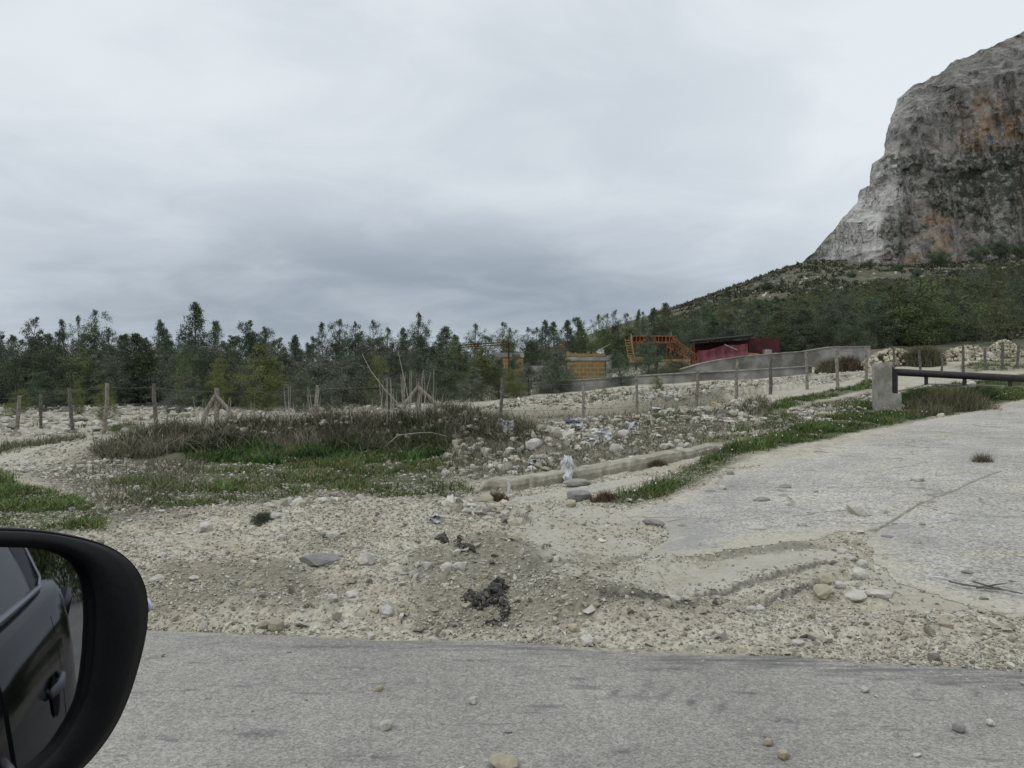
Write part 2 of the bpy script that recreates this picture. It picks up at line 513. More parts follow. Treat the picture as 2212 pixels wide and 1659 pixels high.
def ground_fn(t, b, obj, geo):
    A = t.n('ShaderNodeAttribute', attribute_name='cover').outputs['Color']
    B = t.n('ShaderNodeAttribute', attribute_name='cover2').outputs['Color']
    sa = t.n('ShaderNodeSeparateColor', ins={0: A}); sb = t.n('ShaderNodeSeparateColor', ins={0: B})
    grass, soil, rub = sa.outputs
    edge, fine, hill = sb.outputs
    big = t.noise(geo, .55, 5, .6); med = t.noise(geo, 2.6, 5, .62); sm = t.noise(geo, 14, 4, .65)
    c = t.mix(t.ramp(med, .34, .66), TAN, PALE)
    c = t.mix(t.math('MULTIPLY', t.ramp(big, .5, .7), .5), c, (.29, .255, .19))
    # stones: two sizes of cells, each with a tone of its own
    v1 = t.voro(geo, 34); v2 = t.voro(geo, 85)
    g1 = t.n('ShaderNodeSeparateColor', ins={0: v1}).outputs[0]; g2 = t.n('ShaderNodeSeparateColor', ins={0: v2}).outputs[1]
    d1 = t.voro(geo, 34, 'Distance')
    peb = t.math('ADD', t.math('MULTIPLY', g1, .55), t.math('MULTIPLY', g2, .45))
    f = t.math('ADD', .62, t.math('MULTIPLY', peb, .76))
    f = t.math('ADD', t.math('MULTIPLY', f, t.math('SUBTRACT', 1.0, t.math('MULTIPLY', fine, .6))), t.math('MULTIPLY', fine, .6))
    s = t.n('ShaderNodeVectorMath', operation='SCALE'); t.put(s.inputs[0], c); t.put(s.inputs[3], f)
    c = s.outputs[0]
    c = t.mix(t.math('MULTIPLY', fine, t.math('MULTIPLY', t.ramp(med, .3, .6), .6)), c, (.355, .34, .30))
    # rubble: paler, coarser cells
    v3 = t.n('ShaderNodeSeparateColor', ins={0: t.voro(geo, 6.5)})
    rc = t.mix(v3.outputs[0], (.17, .15, .125), (.47, .45, .39))
    c = t.mix(t.math('MULTIPLY', rub, .75), c, rc)
    sm2 = t.ramp(t.math('ADD', t.math('MULTIPLY', sm, .6), t.math('MULTIPLY', med, .5)), .45, .65)
    c = t.mix(t.math('MULTIPLY', soil, t.math('ADD', .62, t.math('MULTIPLY', sm2, .38)), clamp=True), c, t.mix(t.ramp(sm, .35, .65), (.055, .050, .036), (.125, .110, .08)))
    gm = t.math('MULTIPLY', grass, t.ramp(t.math('ADD', sm, t.math('MULTIPLY', big, .3)), .42, .72))
    c = t.mix(gm, c, (.055, .070, .026))
    hb = t.mix(t.ramp(t.noise(geo, .09, 6, .65), .38, .62), (.062, .064, .036), (.125, .12, .085))
    hb = t.mix(t.ramp(t.noise(geo, .35, 5, .7), .46, .62), hb, (.035, .040, .024))
    c = t.mix(hill, c, hb)
    c = t.mix(edge, c, (.075, .072, .068))
    t.put(b.inputs['Base Color'], c)
    h = t.math('ADD', t.math('MULTIPLY', t.math('SUBTRACT', 1.0, d1), .6), t.math('MULTIPLY', sm, .5))
    bump(t, b, h, .75, .02)
M_ground = mat('verge_gravel', ground_fn, .95, .1)

def asphalt_fn(t, b, obj, geo):
    big = t.noise(geo, .9, 4, .6); med = t.noise(t.mapv(geo, (1, 2.2, 1), (0, 0, .1)), 3.2, 5, .6)
    c = t.mix(t.ramp(big, .3, .7), (.228, .218, .198), (.294, .281, .254))
    c = t.mix(t.math('MULTIPLY', t.ramp(med, .52, .74), .5), c, (.18, .174, .165))
    ag = t.n('ShaderNodeSeparateColor', ins={0: t.voro(geo, 150)})
    ag2 = t.n('ShaderNodeSeparateColor', ins={0: t.voro(geo, 62)})
    s = t.n('ShaderNodeVectorMath', operation='SCALE'); t.put(s.inputs[0], c)
    t.put(s.inputs[3], t.math('ADD', .62, t.math('ADD', t.math('MULTIPLY', ag.outputs[0], .56), t.math('MULTIPLY', t.math('POWER', ag2.outputs[1], 2.0), .26))))
    c = s.outputs[0]
    # broken-up dark wear lines running along the road and slantwise scuffs
    A = t.n('ShaderNodeSeparateColor', ins={0: t.n('ShaderNodeAttribute', attribute_name='cover').outputs['Color']})
    st = t.noise(t.mapv(geo, (1.1, 9, 1), (0, 0, -.12)), 2.6, 5, .7)
    c = t.mix(t.math('MULTIPLY', A.outputs[0], t.ramp(st, .36, .66)), c, (.105, .103, .10))
    c = t.mix(t.math('MULTIPLY', A.outputs[1], t.ramp(t.noise(geo, 22, 3, .6), .36, .6)), c, (.36, .33, .255))
    c = t.mix(t.math('MULTIPLY', A.outputs[2], t.ramp(t.noise(geo, 26, 4, .7), .36, .56)), c, (.105, .104, .102))
    sc_ = t.noise(t.mapv(geo, (1.0, 4.2, 1), (0, 0, .75)), 4.4, 4, .65)
    reg = t.ramp(t.noise(geo, .8, 2), .38, .58)
    c = t.mix(t.math('MULTIPLY', t.math('MULTIPLY', t.ramp(sc_, .57, .68), reg), .75), c, (.12, .12, .12))
    t.put(b.inputs['Base Color'], c)
    bump(t, b, t.voro(geo, 95, 'Distance'), .45, .008)
M_asphalt = mat('worn_asphalt', asphalt_fn, .9, .2)

def drive_fn(t, b, obj, geo):
    big = t.noise(geo, .7, 5, .6); med = t.noise(t.mapv(geo, (1, 2.0, 1), (0, 0, .25)), 2.4, 5, .65)
    c = t.mix(t.ramp(big, .3, .7), (.295, .284, .258), (.415, .395, .35))
    c = t.mix(t.math('MULTIPLY', t.ramp(med, .5, .72), .6), c, (.225, .220, .208))
    c = t.mix(t.math('MULTIPLY', t.ramp(t.noise(t.mapv(geo, (1, 2.5, 1), (0, 0, .3)), 1.3, 4, .6), .52, .7), .6), c, (.39, .365, .27))
    ag = t.n('ShaderNodeSeparateColor', ins={0: t.voro(geo, 60)})
    s = t.n('ShaderNodeVectorMath', operation='SCALE'); t.put(s.inputs[0], c)
    t.put(s.inputs[3], t.math('ADD', .56, t.math('MULTIPLY', ag.outputs[0], .84)))
    c = s.outputs[0]
    A = t.n('ShaderNodeSeparateColor', ins={0: t.n('ShaderNodeAttribute', attribute_name='cover').outputs['Color']})
    c = t.mix(t.math('MULTIPLY', A.outputs[0], t.ramp(t.noise(geo, 9, 4, .65), .28, .5)), c, (.40, .37, .295))
    c = t.mix(t.math('MULTIPLY', A.outputs[2], t.ramp(t.noise(geo, 7, 4, .6), .25, .5)), c, t.mix(ag.outputs[1], (.205, .205, .20), (.27, .268, .26)))
    ck = t.noise(t.mapv(geo, (1, 1, 1)), 5, 4, .7)
    vec = t.n('ShaderNodeVectorMath', operation='ADD'); t.put(vec.inputs[0], geo)
    nv = t.n('ShaderNodeTexNoise', ins={'Scale': 1.7, 'Detail': 3.0}); t.put(nv.inputs['Vector'], geo)
    sc_ = t.n('ShaderNodeVectorMath', operation='SCALE'); t.put(sc_.inputs[0], nv.outputs['Color']); sc_.inputs[3].default_value = .5
    t.put(vec.inputs[1], sc_.outputs[0])
    cr_ = t.voro(t.mapv(vec.outputs[0], (.5, 1.0, 1), (0, 0, .35)), 1.0, 'Distance', 'DISTANCE_TO_EDGE')
    line = t.math('MULTIPLY', t.math('SUBTRACT', 1.0, t.ramp(cr_, .004, .020)), t.ramp(ck, .42, .56))
    c = t.mix(t.math('MULTIPLY', line, .7), c, (.15, .14, .115))
    c = t.mix(A.outputs[1], c, (.13, .12, .09))
    t.put(b.inputs['Base Color'], c)
    bump(t, b, t.math('ADD', t.math('MULTIPLY', t.voro(geo, 60, 'Distance'), .5), t.math('MULTIPLY', line, -.6)), .6, .012)
M_drive = mat('weathered_driveway_surface', drive_fn, .92, .15)

M_stone = tinted('loose_limestone', .22, 30, .95)
M_leaf = tinted('leaf', .15, 3, .6, .22, .3)
M_blade = tinted('grass_blade', .2, 4, .65)
M_dry = tinted('dry_stalk', .2, 6, .85)

def rock_mat(name, col, dark):
    def fn(t, b, obj, geo):
        n = t.noise(geo, 14, 5, .65)
        c = t.mix(t.ramp(n, .3, .7), tuple(x * .72 for x in col), col)
        c = t.mix(t.math('MULTIPLY', t.ramp(t.noise(geo, 45, 4, .7), .55, .72), .6), c, dark)
        t.put(b.inputs['Base Color'], c)
        bump(t, b, t.math('ADD', t.noise(geo, 60, 4, .6), n), .6, .012)
    return mat(name, fn, .95, .12)
M_rock_pale = rock_mat('pale_limestone', (.50, .48, .43), (.30, .27, .21))
M_rock_tan = rock_mat('tan_limestone', (.40, .36, .27), (.22, .19, .13))
M_rock_grey = rock_mat('grey_stone', (.26, .255, .24), (.15, .145, .13))
M_burnt = rock_mat('burnt_tar', (.085, .081, .077), (.21, .19, .16))
M_post = plain('weathered_wood', (.215, .195, .165), .35, 14, .9, .1, .5)
M_post_dark = plain('dark_weathered_wood', (.12, .11, .095), .35, 14, .9, .1, .5)
M_conc = plain('rough_concrete', (.285, .275, .245), .2, 5, .95, .1, .6, (.19, .18, .155))
M_conc_old = plain('stained_concrete', (.245, .24, .22), .30, 1.1, .95, .1, .5, (.115, .112, .10))
M_coping = plain('pale_concrete_coping', (.275, .265, .235), .3, 3, .95, .1, .6, (.2, .19, .16))
M_curb = plain('earth_stained_concrete', (.31, .29, .235), .22, 7, .95, .1, .8, (.19, .172, .13))
M_iron = plain('dark_painted_iron', (.022, .019, .018), .3, 10, .6, .35, .2)
M_rust = plain('rusty_iron', (.085, .045, .030), .4, 6, .85, .15, .4, (.035, .022, .018))
M_orange = plain('orange_primer_iron', (.25, .095, .048), .35, 4, .8, .2, .3, (.13, .055, .032))
M_wire = plain('wire', (.10, .095, .09), .1, 5, .6, .3, 0)
M_bag = plain('white_plastic', (.46, .465, .47), .12, 20, .5, .3, .3, (.40, .39, .36))
M_blue = plain('faded_blue_cloth', (.09, .10, .15), .3, 12, .9, .1, .5)
M_yellow = plain('yellow_plastic', (.40, .28, .10), .2, 12, .6, .3, .3)
M_bark = plain('bark', (.10, .085, .07), .3, 8, .95, .1, .5)

M_pier = plain('dull_brick', (.16, .075, .048), .25, 6, .95, .1, .4)
def tufa_fn(t, b, obj, geo):
    br = t.n('ShaderNodeTexBrick', ins={'Color1': (.235, .165, .065, 1), 'Color2': (.18, .122, .05, 1), 'Mortar': (.27, .23, .16, 1), 'Scale': 1.0, 'Mortar Size': .022, 'Brick Width': .42, 'Row Height': .24})
    sp = t.n('ShaderNodeSeparateXYZ', ins={0: geo})
    cb = t.n('ShaderNodeCombineXYZ', ins={0: sp.outputs[0], 1: sp.outputs[2], 2: sp.outputs[1]})
    t.put(br.inputs['Vector'], cb.outputs[0])
    c = t.mix(t.math('MULTIPLY', t.ramp(t.noise(geo, 2.4, 5, .7), .46, .66), .6), br.outputs[0], (.20, .17, .11))
    t.put(b.inputs['Base Color'], c)
    bump(t, b, br.outputs['Fac'], .6, -.03)
M_tufa = mat('yellow_tufa_block', tufa_fn, .95, .1)

def sheet_fn(col, freq):
    def fn(t, b, obj, geo):
        wv = t.n('ShaderNodeTexWave', ins={'Scale': freq, 'Distortion': .4})
        t.put(wv.inputs['Vector'], geo)
        n = t.noise(geo, 1.4, 5, .65)
        c = t.mix(t.ramp(n, .35, .65), tuple(x * .6 for x in col), col)
        c = t.mix(t.math('MULTIPLY', wv.outputs['Fac'], .3), c, tuple(x * .55 for x in col))
        t.put(b.inputs['Base Color'], c)
        bump(t, b, wv.outputs['Fac'], .5, .03)
    return fn
M_redsheet = mat('dark_red_sheet_metal', sheet_fn((.075, .022, .024), 2.2), .7, .2)
M_pink = mat('faded_red_netting', sheet_fn((.23, .08, .10), 1.1), .85, .1)
M_roofsheet = mat('black_roofing', sheet_fn((.022, .017, .017), 2.0), .8, .15)
M_ochre = plain('ochre_board', (.29, .195, .085), .2, 4, .85, .1, .2)


# ================================================================== SETTING
def fan_grid(ncore, sw, rows, s_out):
    core = np.linspace(-sw, sw, ncore)
    s = np.concatenate([-s_out[::-1], core, s_out])
    Y, S = np.meshgrid(rows, s, indexing='ij')
    X = S * np.sqrt(Y * Y + 9)
    nr, nc = X.shape
    i = np.arange(nr - 1)[:, None] * nc + np.arange(nc - 1)[None]
    Q = np.stack([i, i + 1, i + nc + 1, i + nc], -1).reshape(-1, 4)
    return X.ravel(), Y.ravel(), Q

rows = [1.5]
while rows[-1] < 800:
    y_ = rows[-1]
    rows.append(y_ + max(.02, .0019 * max(y_, .1) ** 1.6))
back = [-900, -400, -150, -60, -25, -12, -8, -6, -4, -2, 0, .8]
ROWS = np.array(back + rows)
S_OUT = .68 + np.cumsum(.004 * 1.33 ** np.arange(26))
GX, GY, GQ = fan_grid(600, .68, ROWS, S_OUT)
GZ = z_fn(GX, GY)
GZ = np.where(GY < 1.5, -.02, GZ)

GRASS = [(poly([(-260, 990), (0, 1018), (60, 1050), (160, 1070), (245, 1125), (230, 1165), (0, 1180), (-260, 1170)]), 1.0, .12),
         (polym([(388, 968), (480, 948), (640, 968), (790, 930), (950, 925), (975, 965), (950, 992), (700, 1002), (560, 1000), (410, 1002)]), 1.0, .25),
         (poly([(230, 1040), (330, 1010), (560, 1002), (950, 985), (985, 1020), (960, 1060), (820, 1078), (700, 1060), (560, 1098), (430, 1118), (300, 1120), (250, 1100)]), .80, .3),
         (poly([(850, 1062), (1000, 1046), (1030, 1060), (960, 1086), (860, 1090)]), .9, .12),
         (poly([(1305, 1092), (1350, 1062), (1420, 1040), (1560, 968), (1640, 950), (1740, 915), (1850, 872), (1900, 872), (1925, 886), (1960, 886), (2090, 862), (2212, 838), (2320, 825), (2320, 845), (2212, 864), (2100, 882), (2000, 902), (1890, 926), (1780, 948), (1700, 964), (1600, 986), (1540, 1022), (1470, 1050), (1430, 1078), (1370, 1092)]), 1.0, .10),
         (poly([(1630, 885), (1720, 855), (1850, 830), (1900, 818), (1902, 838), (1820, 852), (1740, 872), (1660, 892)]), 1.0, .2),
         (poly([(1955, 842), (2050, 832), (2212, 812), (2300, 805), (2300, 835), (2212, 852), (2080, 868), (1960, 885)]), .9, .2),
         (poly([(1390, 915), (1430, 898), (1480, 905), (1470, 922), (1410, 926)]), .9, .15),
         (poly([(225, 925), (290, 915), (310, 930), (240, 938)]), .9, .2),
         (poly([(2060, 790), (2212, 770), (2260, 770), (2260, 795), (2080, 806)]), .7, .6),
         (poly([(2085, 722), (2212, 690), (2300, 680), (2300, 745), (2200, 738), (2090, 745)]), .9, 1.0),
         (poly([(-100, 966), (100, 958), (180, 950), (120, 972), (0, 985), (-100, 985)]), .6, .2),
         (poly([(1420, 985), (1560, 945), (1640, 900), (1780, 872), (1880, 850), (1885, 868), (1740, 915), (1560, 962)]), .55, .2)]
SOIL = [(polym([(185, 972), (330, 930), (480, 893), (980, 880), (1080, 900), (1170, 945), (1130, 965), (1010, 960), (960, 992), (400, 1000), (220, 1000)]), 1.25, .3),
        (DEBRIS, .95, .4),
        (poly([(60, 1020), (200, 985), (330, 990), (960, 985), (990, 1040), (920, 1085), (600, 1098), (430, 1122), (300, 1140), (230, 1150), (150, 1070)]), 1.0, .25),
        (poly([(1050, 908), (1250, 897), (1400, 886), (1560, 858), (1600, 872), (1500, 890), (1300, 915), (1100, 925)]), .75, .4),
        (poly([(330, 1275), (500, 1258), (620, 1270), (760, 1300), (700, 1335), (340, 1340)]), .68, .10),
        (poly([(880, 1265), (1060, 1222), (1180, 1280), (1330, 1318), (1600, 1315), (1500, 1345), (1250, 1358), (900, 1355)]), .66, .10), (poly([(1090, 1248), (1180, 1238), (1290, 1222), (1290, 1236), (1180, 1255)]), .6, .05), (poly([(900, 1205), (1010, 1198), (1100, 1225), (980, 1225)]), .5, .06), (poly([(640, 1190), (760, 1185), (760, 1225), (660, 1232)]), .35, .1), (poly([(1380, 1196), (1400, 1190), (1395, 1215), (1300, 1250), (1180, 1285), (1200, 1272), (1320, 1232)]), .5, .04), (poly([(1480, 1200), (1720, 1180), (1800, 1188), (1700, 1198), (1520, 1208)]), .6, .05),
        (poly([(1500, 1325), (1700, 1280), (1800, 1245), (1780, 1290), (1640, 1330), (1500, 1350)]), .35, .1),
        (poly([(1400, 990), (1560, 950), (1600, 900), (1880, 845), (1890, 872), (1740, 920), (1560, 965)]), .85, .25), (poly([(1330, 1092), (1400, 1045), (1560, 970), (1740, 915), (1900, 870), (1960, 888), (2212, 838), (2212, 864), (1890, 926), (1700, 964), (1540, 1022), (1430, 1078)]), .6, .12)]
RUB = [(poly([(-300, 955), (120, 945), (420, 930), (420, 900), (960, 892), (1010, 870), (700, 862), (400, 868), (-300, 872)]), 1.0, 1.0),
       (DEBRIS, .9, .4), (TERR, .55, .6),
       (poly([(0, 1000), (180, 960), (220, 990), (180, 1030), (100, 1040), (0, 1020)]), .5, .3)]
def cover(x, y, L):
    r = np.zeros(np.shape(x))
    for P, wgt, soft in L:
        P_ = np.array(P)
        m = (x > P_[:, 0].min() - 2 * soft) & (x < P_[:, 0].max() + 2 * soft) & (y > P_[:, 1].min() - 2 * soft) & (y < P_[:, 1].max() + 2 * soft)
        if m.any():
            q = np.zeros(np.shape(x)); q[m] = pmask(x[m], y[m], P, soft) * wgt
            r = np.maximum(r, q)
    return r
g_, s_, r_ = cover(GX, GY, GRASS), cover(GX, GY, SOIL), cover(GX, GY, RUB)
edge_ = np.zeros(len(GX))
near = (GY > 3) & (GY < 9)
for P, h in STEPS:
    d, s = seg_dist(GX[near], GY[near], P)
    edge_[near] = np.maximum(edge_[near], (h > .03) * (1 - sstep(np.abs(-s * d + .008), .006, .018)) * sstep(fbm(GX[near] * 6, GY[near] * 6, 1, 2), -.5, .1) * .85)
FINEP = [MIDSLAB, poly([(1080, 1110), (1250, 1095), (1400, 1120), (1400, 1200), (1250, 1280), (1120, 1290), (1150, 1200)]), poly([(1180, 1290), (1330, 1306), (1500, 1286), (1790, 1226), (1790, 1198), (1450, 1230), (1250, 1280)]), poly([(1960, 1330), (1900, 1270), (1880, 1210), (2100, 1250), (2300, 1300), (2300, 1345), (2100, 1340)])]
fine_ = np.max([pmask(GX, GY, P, .2) for P in FINEP], 0)
hill_ = np.where(GX > 10, sstep(GY - np.clip(24 - GX, 0, 10) * .8, 40, 50), sstep(GY, 48, 66)) * .95
D_ = np.maximum(pmask(GX, GY, DRIVE, .03), pmask(GX, GY, APRON, .03))
jag = fbm(GX * 1.9, GY * 1.9, 5, 4) * .34
DSEL = np.maximum(pmask(GX, GY, DRIVE, .16), pmask(GX, GY, APRON, .1)) + jag > .5
DSEL &= GY - road_edge(GX) > .05
fsel = DSEL[GQ].all(1)
gz = GZ.copy()
inner = np.zeros(len(GX), bool)
cnt = np.zeros(len(GX), int); np.add.at(cnt, GQ[fsel].ravel(), 1)
inner = cnt == 4
gz[inner] -= .03
me = mesh_np('ground', np.stack([GX, GY, gz], 1), GQ, M_ground, True,
             {'cover': np.stack([g_, s_, r_], 1), 'cover2': np.stack([edge_, fine_, hill_], 1)})
link('ground', me, label='pale limestone gravel verge, rubble field and hillside', kind='structure')

# driveway: the same lie of land, its own sheet
used = np.unique(GQ[fsel]); remap = np.full(len(GX), -1); remap[used] = np.arange(len(used))
dist_in = np.maximum(pmask(GX[used], GY[used], DRIVE, .6), pmask(GX[used], GY[used], APRON, .3))
dust = 1 - sstep(dist_in + .25 * fbm(GX[used] * 1.6, GY[used] * 1.6, 7, 3), .45, 1.0)
CRACK = poly([(1890, 1150), (1990, 1088), (2060, 1062), (2105, 1040), (2160, 1020)])
cd, _s = seg_dist(GX[used], GY[used], CRACK)
crk = 1 - sstep(cd + .02 * np.abs(fbm(GX[used] * 3, GY[used] * 3, 2, 3)), .008, .03)
patch = np.max([pmask(GX[used], GY[used], poly(q), .25) * a for q, a in (([(1420, 1200), (1450, 1130), (1500, 1080), (1590, 1050), (1600, 1110), (1560, 1180)], .9), ([(1900, 1160), (2060, 1120), (2212, 1100), (2212, 1160), (2000, 1200)], .5), ([(1640, 1030), (1800, 985), (1900, 980), (1760, 1040)], .5), ([(2000, 985), (2212, 930), (2212, 965), (2050, 1010)], .45))], 0) * np.clip(.7 + .9 * fbm(GX[used] * 1.1, GY[used] * 1.1, 61, 3), 0, 1)
dz = np.where(cnt[used] == 4, .012, .002) - .012 * crk
me = mesh_np('driveway', np.stack([GX[used], GY[used], GZ[used] + dz], 1), remap[GQ[fsel]], M_drive, True,
             {'cover': np.stack([dust * .8, crk * .8, patch], 1)})
link('driveway', me, label='pale weathered driveway ramp climbing to the barrier', kind='structure')

# road
xs = np.concatenate([-np.geomspace(60, 3.6, 40), np.linspace(-3.5, 3.5, 420), np.geomspace(3.6, 60, 40)])
tr = np.concatenate([np.linspace(0, 1, 40)])
ed = road_edge(xs)
Yr = np.concatenate([-7 + (2.0 + 7) * tr[None, :] ** 1.0 + 0 * ed[:, None], 2.0 + (ed[:, None] - 2.0) * np.linspace(0, 1, 80)[None, 1:]], 1)
Xr = np.repeat(xs[:, None], Yr.shape[1], 1)
nr, nc = Xr.shape
i = np.arange(nr - 1)[:, None] * nc + np.arange(nc - 1)[None]
Qr = np.stack([i, i + nc, i + nc + 1, i + 1], -1).reshape(-1, 4)
x_, y_ = Xr.ravel(), Yr.ravel()
toe = road_edge(x_) - y_
zr = .006 + .004 * fbm(x_ * .8, y_ * .8, 2, 3) - .012 * (1 - sstep(toe, 0, .05))
wear = (1 - sstep(np.abs(toe - .11 - .07 * fbm(x_ * .9, 0 * x_, 3, 3)), .02, .22)) * np.clip(.75 + 1.1 * fbm(x_ * .7, 4.0, 5, 3), .25, 1)
wear = np.maximum(wear, .9 * (1 - sstep(np.abs(toe - .22 + .05 * x_), .04, .14)) * sstep(x_, .7, 1.6))
scuff = np.zeros(len(x_))
for (u_, v_, sx_, sy_) in ((2050, 1480, .07, .015), (2110, 1500, .02, .05), (2170, 1490, .05, .02), (1980, 1500, .02, .05), (1900, 1470, .05, .015), (1620, 1500, .06, .015), (1250, 1470, .05, .012), (1180, 1530, .06, .012), (560, 1590, .10, .03), (900, 1480, .08, .012), (1700, 1560, .10, .02), (1345, 1626, .055, .018), (790, 1640, .10, .03), (1440, 1450, .12, .02), (1330, 1500, .02, .05), (1395, 1490, .02, .06), (1440, 1500, .02, .06), (1495, 1520, .02, .05), (1560, 1530, .015, .05), (1030, 1430, .10, .015), (700, 1400, .25, .02)):
    q_ = hit0(u_, v_); scuff = np.maximum(scuff, np.exp(-((x_ - q_[0] - .45 * (y_ - q_[1])) / sx_) ** 2 - ((y_ - q_[1]) / sy_) ** 2))
dusty = (1 - sstep(toe - .10 * fbm(x_ * 3, y_ * 3, 1, 4), .0, .08)) + .9 * np.exp(-((x_ - .55) / .33) ** 2 - ((toe - .06) / .05) ** 2)
me = mesh_np('road', np.stack([x_, y_, zr], 1), Qr, M_asphalt, True, {'cover': np.stack([wear, np.clip(dusty, 0, 1), scuff], 1)})
link('road', me, label='grey worn asphalt road in the foreground', kind='structure')


# ------------------------------------------------------------------ mountain
SIL = [(1700, 600), (1735, 566), (1760, 546), (1778, 520), (1798, 500), (1822, 468), (1850, 440), (1856, 410), (1878, 400), (1884, 354), (1900, 343), (1908, 335), (1914, 300), (1922, 268), (1938, 214)]
RIM = [(1938, 214), (1975, 184), (2005, 170), (2030, 158), (2062, 132), (2110, 114), (2150, 98), (2212, 68), (2320, 25), (2500, -40), (2800, -110), (3200, -120)]
CREST = [(600, 1935), (560, 1922), (480, 1905), (430, 1945), (380, 1935), (330, 1940), (260, 1958), (190, 1985)]
def build_mountain():
    NS, NT_ = 420, 300
    sv = np.array([p[1] for p in SIL])[::-1]; su = np.array([p[0] for p in SIL])[::-1]
    cvv = np.array([p[0] for p in CREST])[::-1]; cu = np.array([p[1] for p in CREST])[::-1]
    tau = np.linspace(0, 1, NT_)
    vL = 612 - (612 - 214) * tau
    uL = np.interp(vL, sv, su)
    rows_ = []
    for jx in range(NT_):
        s = np.linspace(0, 1, NS) ** 1.15
        u = uL[jx] + s * (3100 - uL[jx])
        rim = np.interp(u, [p[0] for p in RIM], [p[1] for p in RIM], left=214)
        vb = np.interp(u, [1700, 1900, 2212, 3100], [612, 612, 600, 590])
        v = vb + (rim - vb) * tau[jx] + 0
        v[0] = vL[jx]
        ucr = np.interp(vL[jx], cvv, cu)
        # depth: the left face recedes to the skyline, the front face slants slowly nearer
        d = np.where(u < ucr, 338 + (ucr - u) * .30, 338 - (u - ucr) * .035) + 26 * tau[jx] + np.maximum(tau[jx] - .86, 0) * 180 * (u > ucr - 80)
        rows_.append(np.stack([u, v, d], 1))
    P = np.array(rows_)
    u, v, d = P[..., 0], P[..., 1], P[..., 2]
    X, Y, Z = (u - CX) / F * d, d, H - (v - CY) / F * d
    # buttresses, gullies and ledges
    n1 = fbm(X / 22, Z / 60, Y / 60, 4); n2 = np.abs(fbm(X / 7, Z / 38, 3.0, 4)); n3 = fbm(X / 3.2, Z / 4.5, 8.0, 4); n4 = np.abs(fbm(X / 30, Z / 9, 14.0, 3))
    ed_ = np.clip(np.arange(NS) / 20, 0, 1)[None, :]
    dy = (5.5 * n1 + 7.0 * n2 + 1.4 * n3 + 1.4 * n4) * (.25 + .75 * ed_)
    k_ = 1 + dy / d
    X2, Y2, Z2 = X * k_, Y * k_, H + (Z - H) * k_ + 1.1 * fbm(X / 4, Z / 4, 22.0, 3) * (.3 + .7 * ed_)
    X2[:, 0] += .7 * fbm(Z[:, 0] / 3.0, 2.2, 0, 3); 
    # back of the left edge and the plateau behind the rim
    pre = []
    for kk in (3, 2, 1):
        pre.append(np.stack([X2[:, 0] + kk * 38, Y2[:, 0] + kk * 42, Z2[:, 0] - kk * .5], 1))
    G = np.stack([X2, Y2, Z2], -1)
    G = np.concatenate([np.stack(pre, 1), G], 1)
    top = [G[-1] + np.array([13 * kk, 14 * kk, -.6 * kk * kk]) for kk in (1, 3, 8)]
    G = np.concatenate([G, np.stack(top, 0)], 0)
    nr, nc = G.shape[:2]
    i = np.arange(nr - 1)[:, None] * nc + np.arange(nc - 1)[None]
    Q = np.stack([i, i + 1, i + nc + 1, i + nc], -1).reshape(-1, 4)
    # what covers the rock, fixed to places on the cliff
    Xg, Yg, Zg = G[..., 0].ravel(), G[..., 1].ravel(), G[..., 2].ravel()
    def spot(u0, v0, su_, sv_, dd=345):
        c = ray(u0, v0, dd)
        return np.exp(-((Xg - c[0]) / (su_ / F * dd)) ** 2 - ((Zg - c[2]) / (sv_ / F * dd)) ** 2)
    ora = sum(a * spot(*q) for q, a in (((2150, 215, 45, 40), .9), ((2160, 290, 60, 35), 1.0), ((2210, 260, 40, 30), .9), ((2015, 470, 28, 30), .9), ((2030, 515, 45, 40), 1.0), ((1985, 565, 55, 22), .9), ((2205, 440, 20, 60), .9), ((2100, 300, 50, 20), .6), ((1900, 560, 22, 18), .5)))
    veg = sum(a * spot(*q) for q, a in (((2130, 340, 60, 30), 1.0), ((2110, 400, 70, 40), 1.0), ((2190, 360, 40, 45), 1.0), ((1960, 330, 18, 22), .8), ((2000, 400, 60, 20), .7), ((1945, 500, 35, 40), .7), ((2140, 490, 80, 30), .9), ((1990, 345, 40, 26), .5), ((2180, 420, 60, 30), .9), ((1930, 545, 30, 20), .7), ((2060, 450, 45, 18), .6), ((1965, 240, 25, 18), .5), ((2030, 200, 40, 12), .5)))
    uu = Xg / Yg * F + CX
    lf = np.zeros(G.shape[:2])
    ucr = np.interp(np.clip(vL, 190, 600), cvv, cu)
    lf[:NT_, 3:] = (1 - sstep(u - ucr[:, None] + 26 * fbm(X / 6, Z / 6, 31.0, 3), -14, 14)) * (.45 + .55 * sstep(v, 300, 430))  # left-face mask for the painted-in light, strongest low down
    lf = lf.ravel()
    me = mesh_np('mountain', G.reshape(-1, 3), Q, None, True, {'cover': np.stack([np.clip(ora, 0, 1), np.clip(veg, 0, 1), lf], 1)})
    def fn(t, b, obj, geo):
        A = t.n('ShaderNodeSeparateColor', ins={0: t.n('ShaderNodeAttribute', attribute_name='cover').outputs['Color']})
        vs = t.mapv(geo, (1, 1, .38))
        big = t.noise(vs, .055, 5, .6); med = t.noise(vs, .22, 6, .66); sm = t.noise(geo, .85, 5, .7)
        c = t.mix(t.ramp(med, .33, .67), (.185, .178, .165), (.315, .305, .282))
        c = t.mix(t.math('MULTIPLY', t.ramp(t.noise(t.mapv(geo, (1, 1, .12)), .36, 5, .65), .52, .64), .62), c, (.115, .112, .108))
        c = t.mix(t.math('MULTIPLY', t.ramp(sm, .54, .68), .5), c, (.10, .097, .092))
        c = t.mix(t.math('MULTIPLY', t.ramp(t.noise(geo, .5, 5, .7), .54, .7), .5), c, (.33, .32, .30))
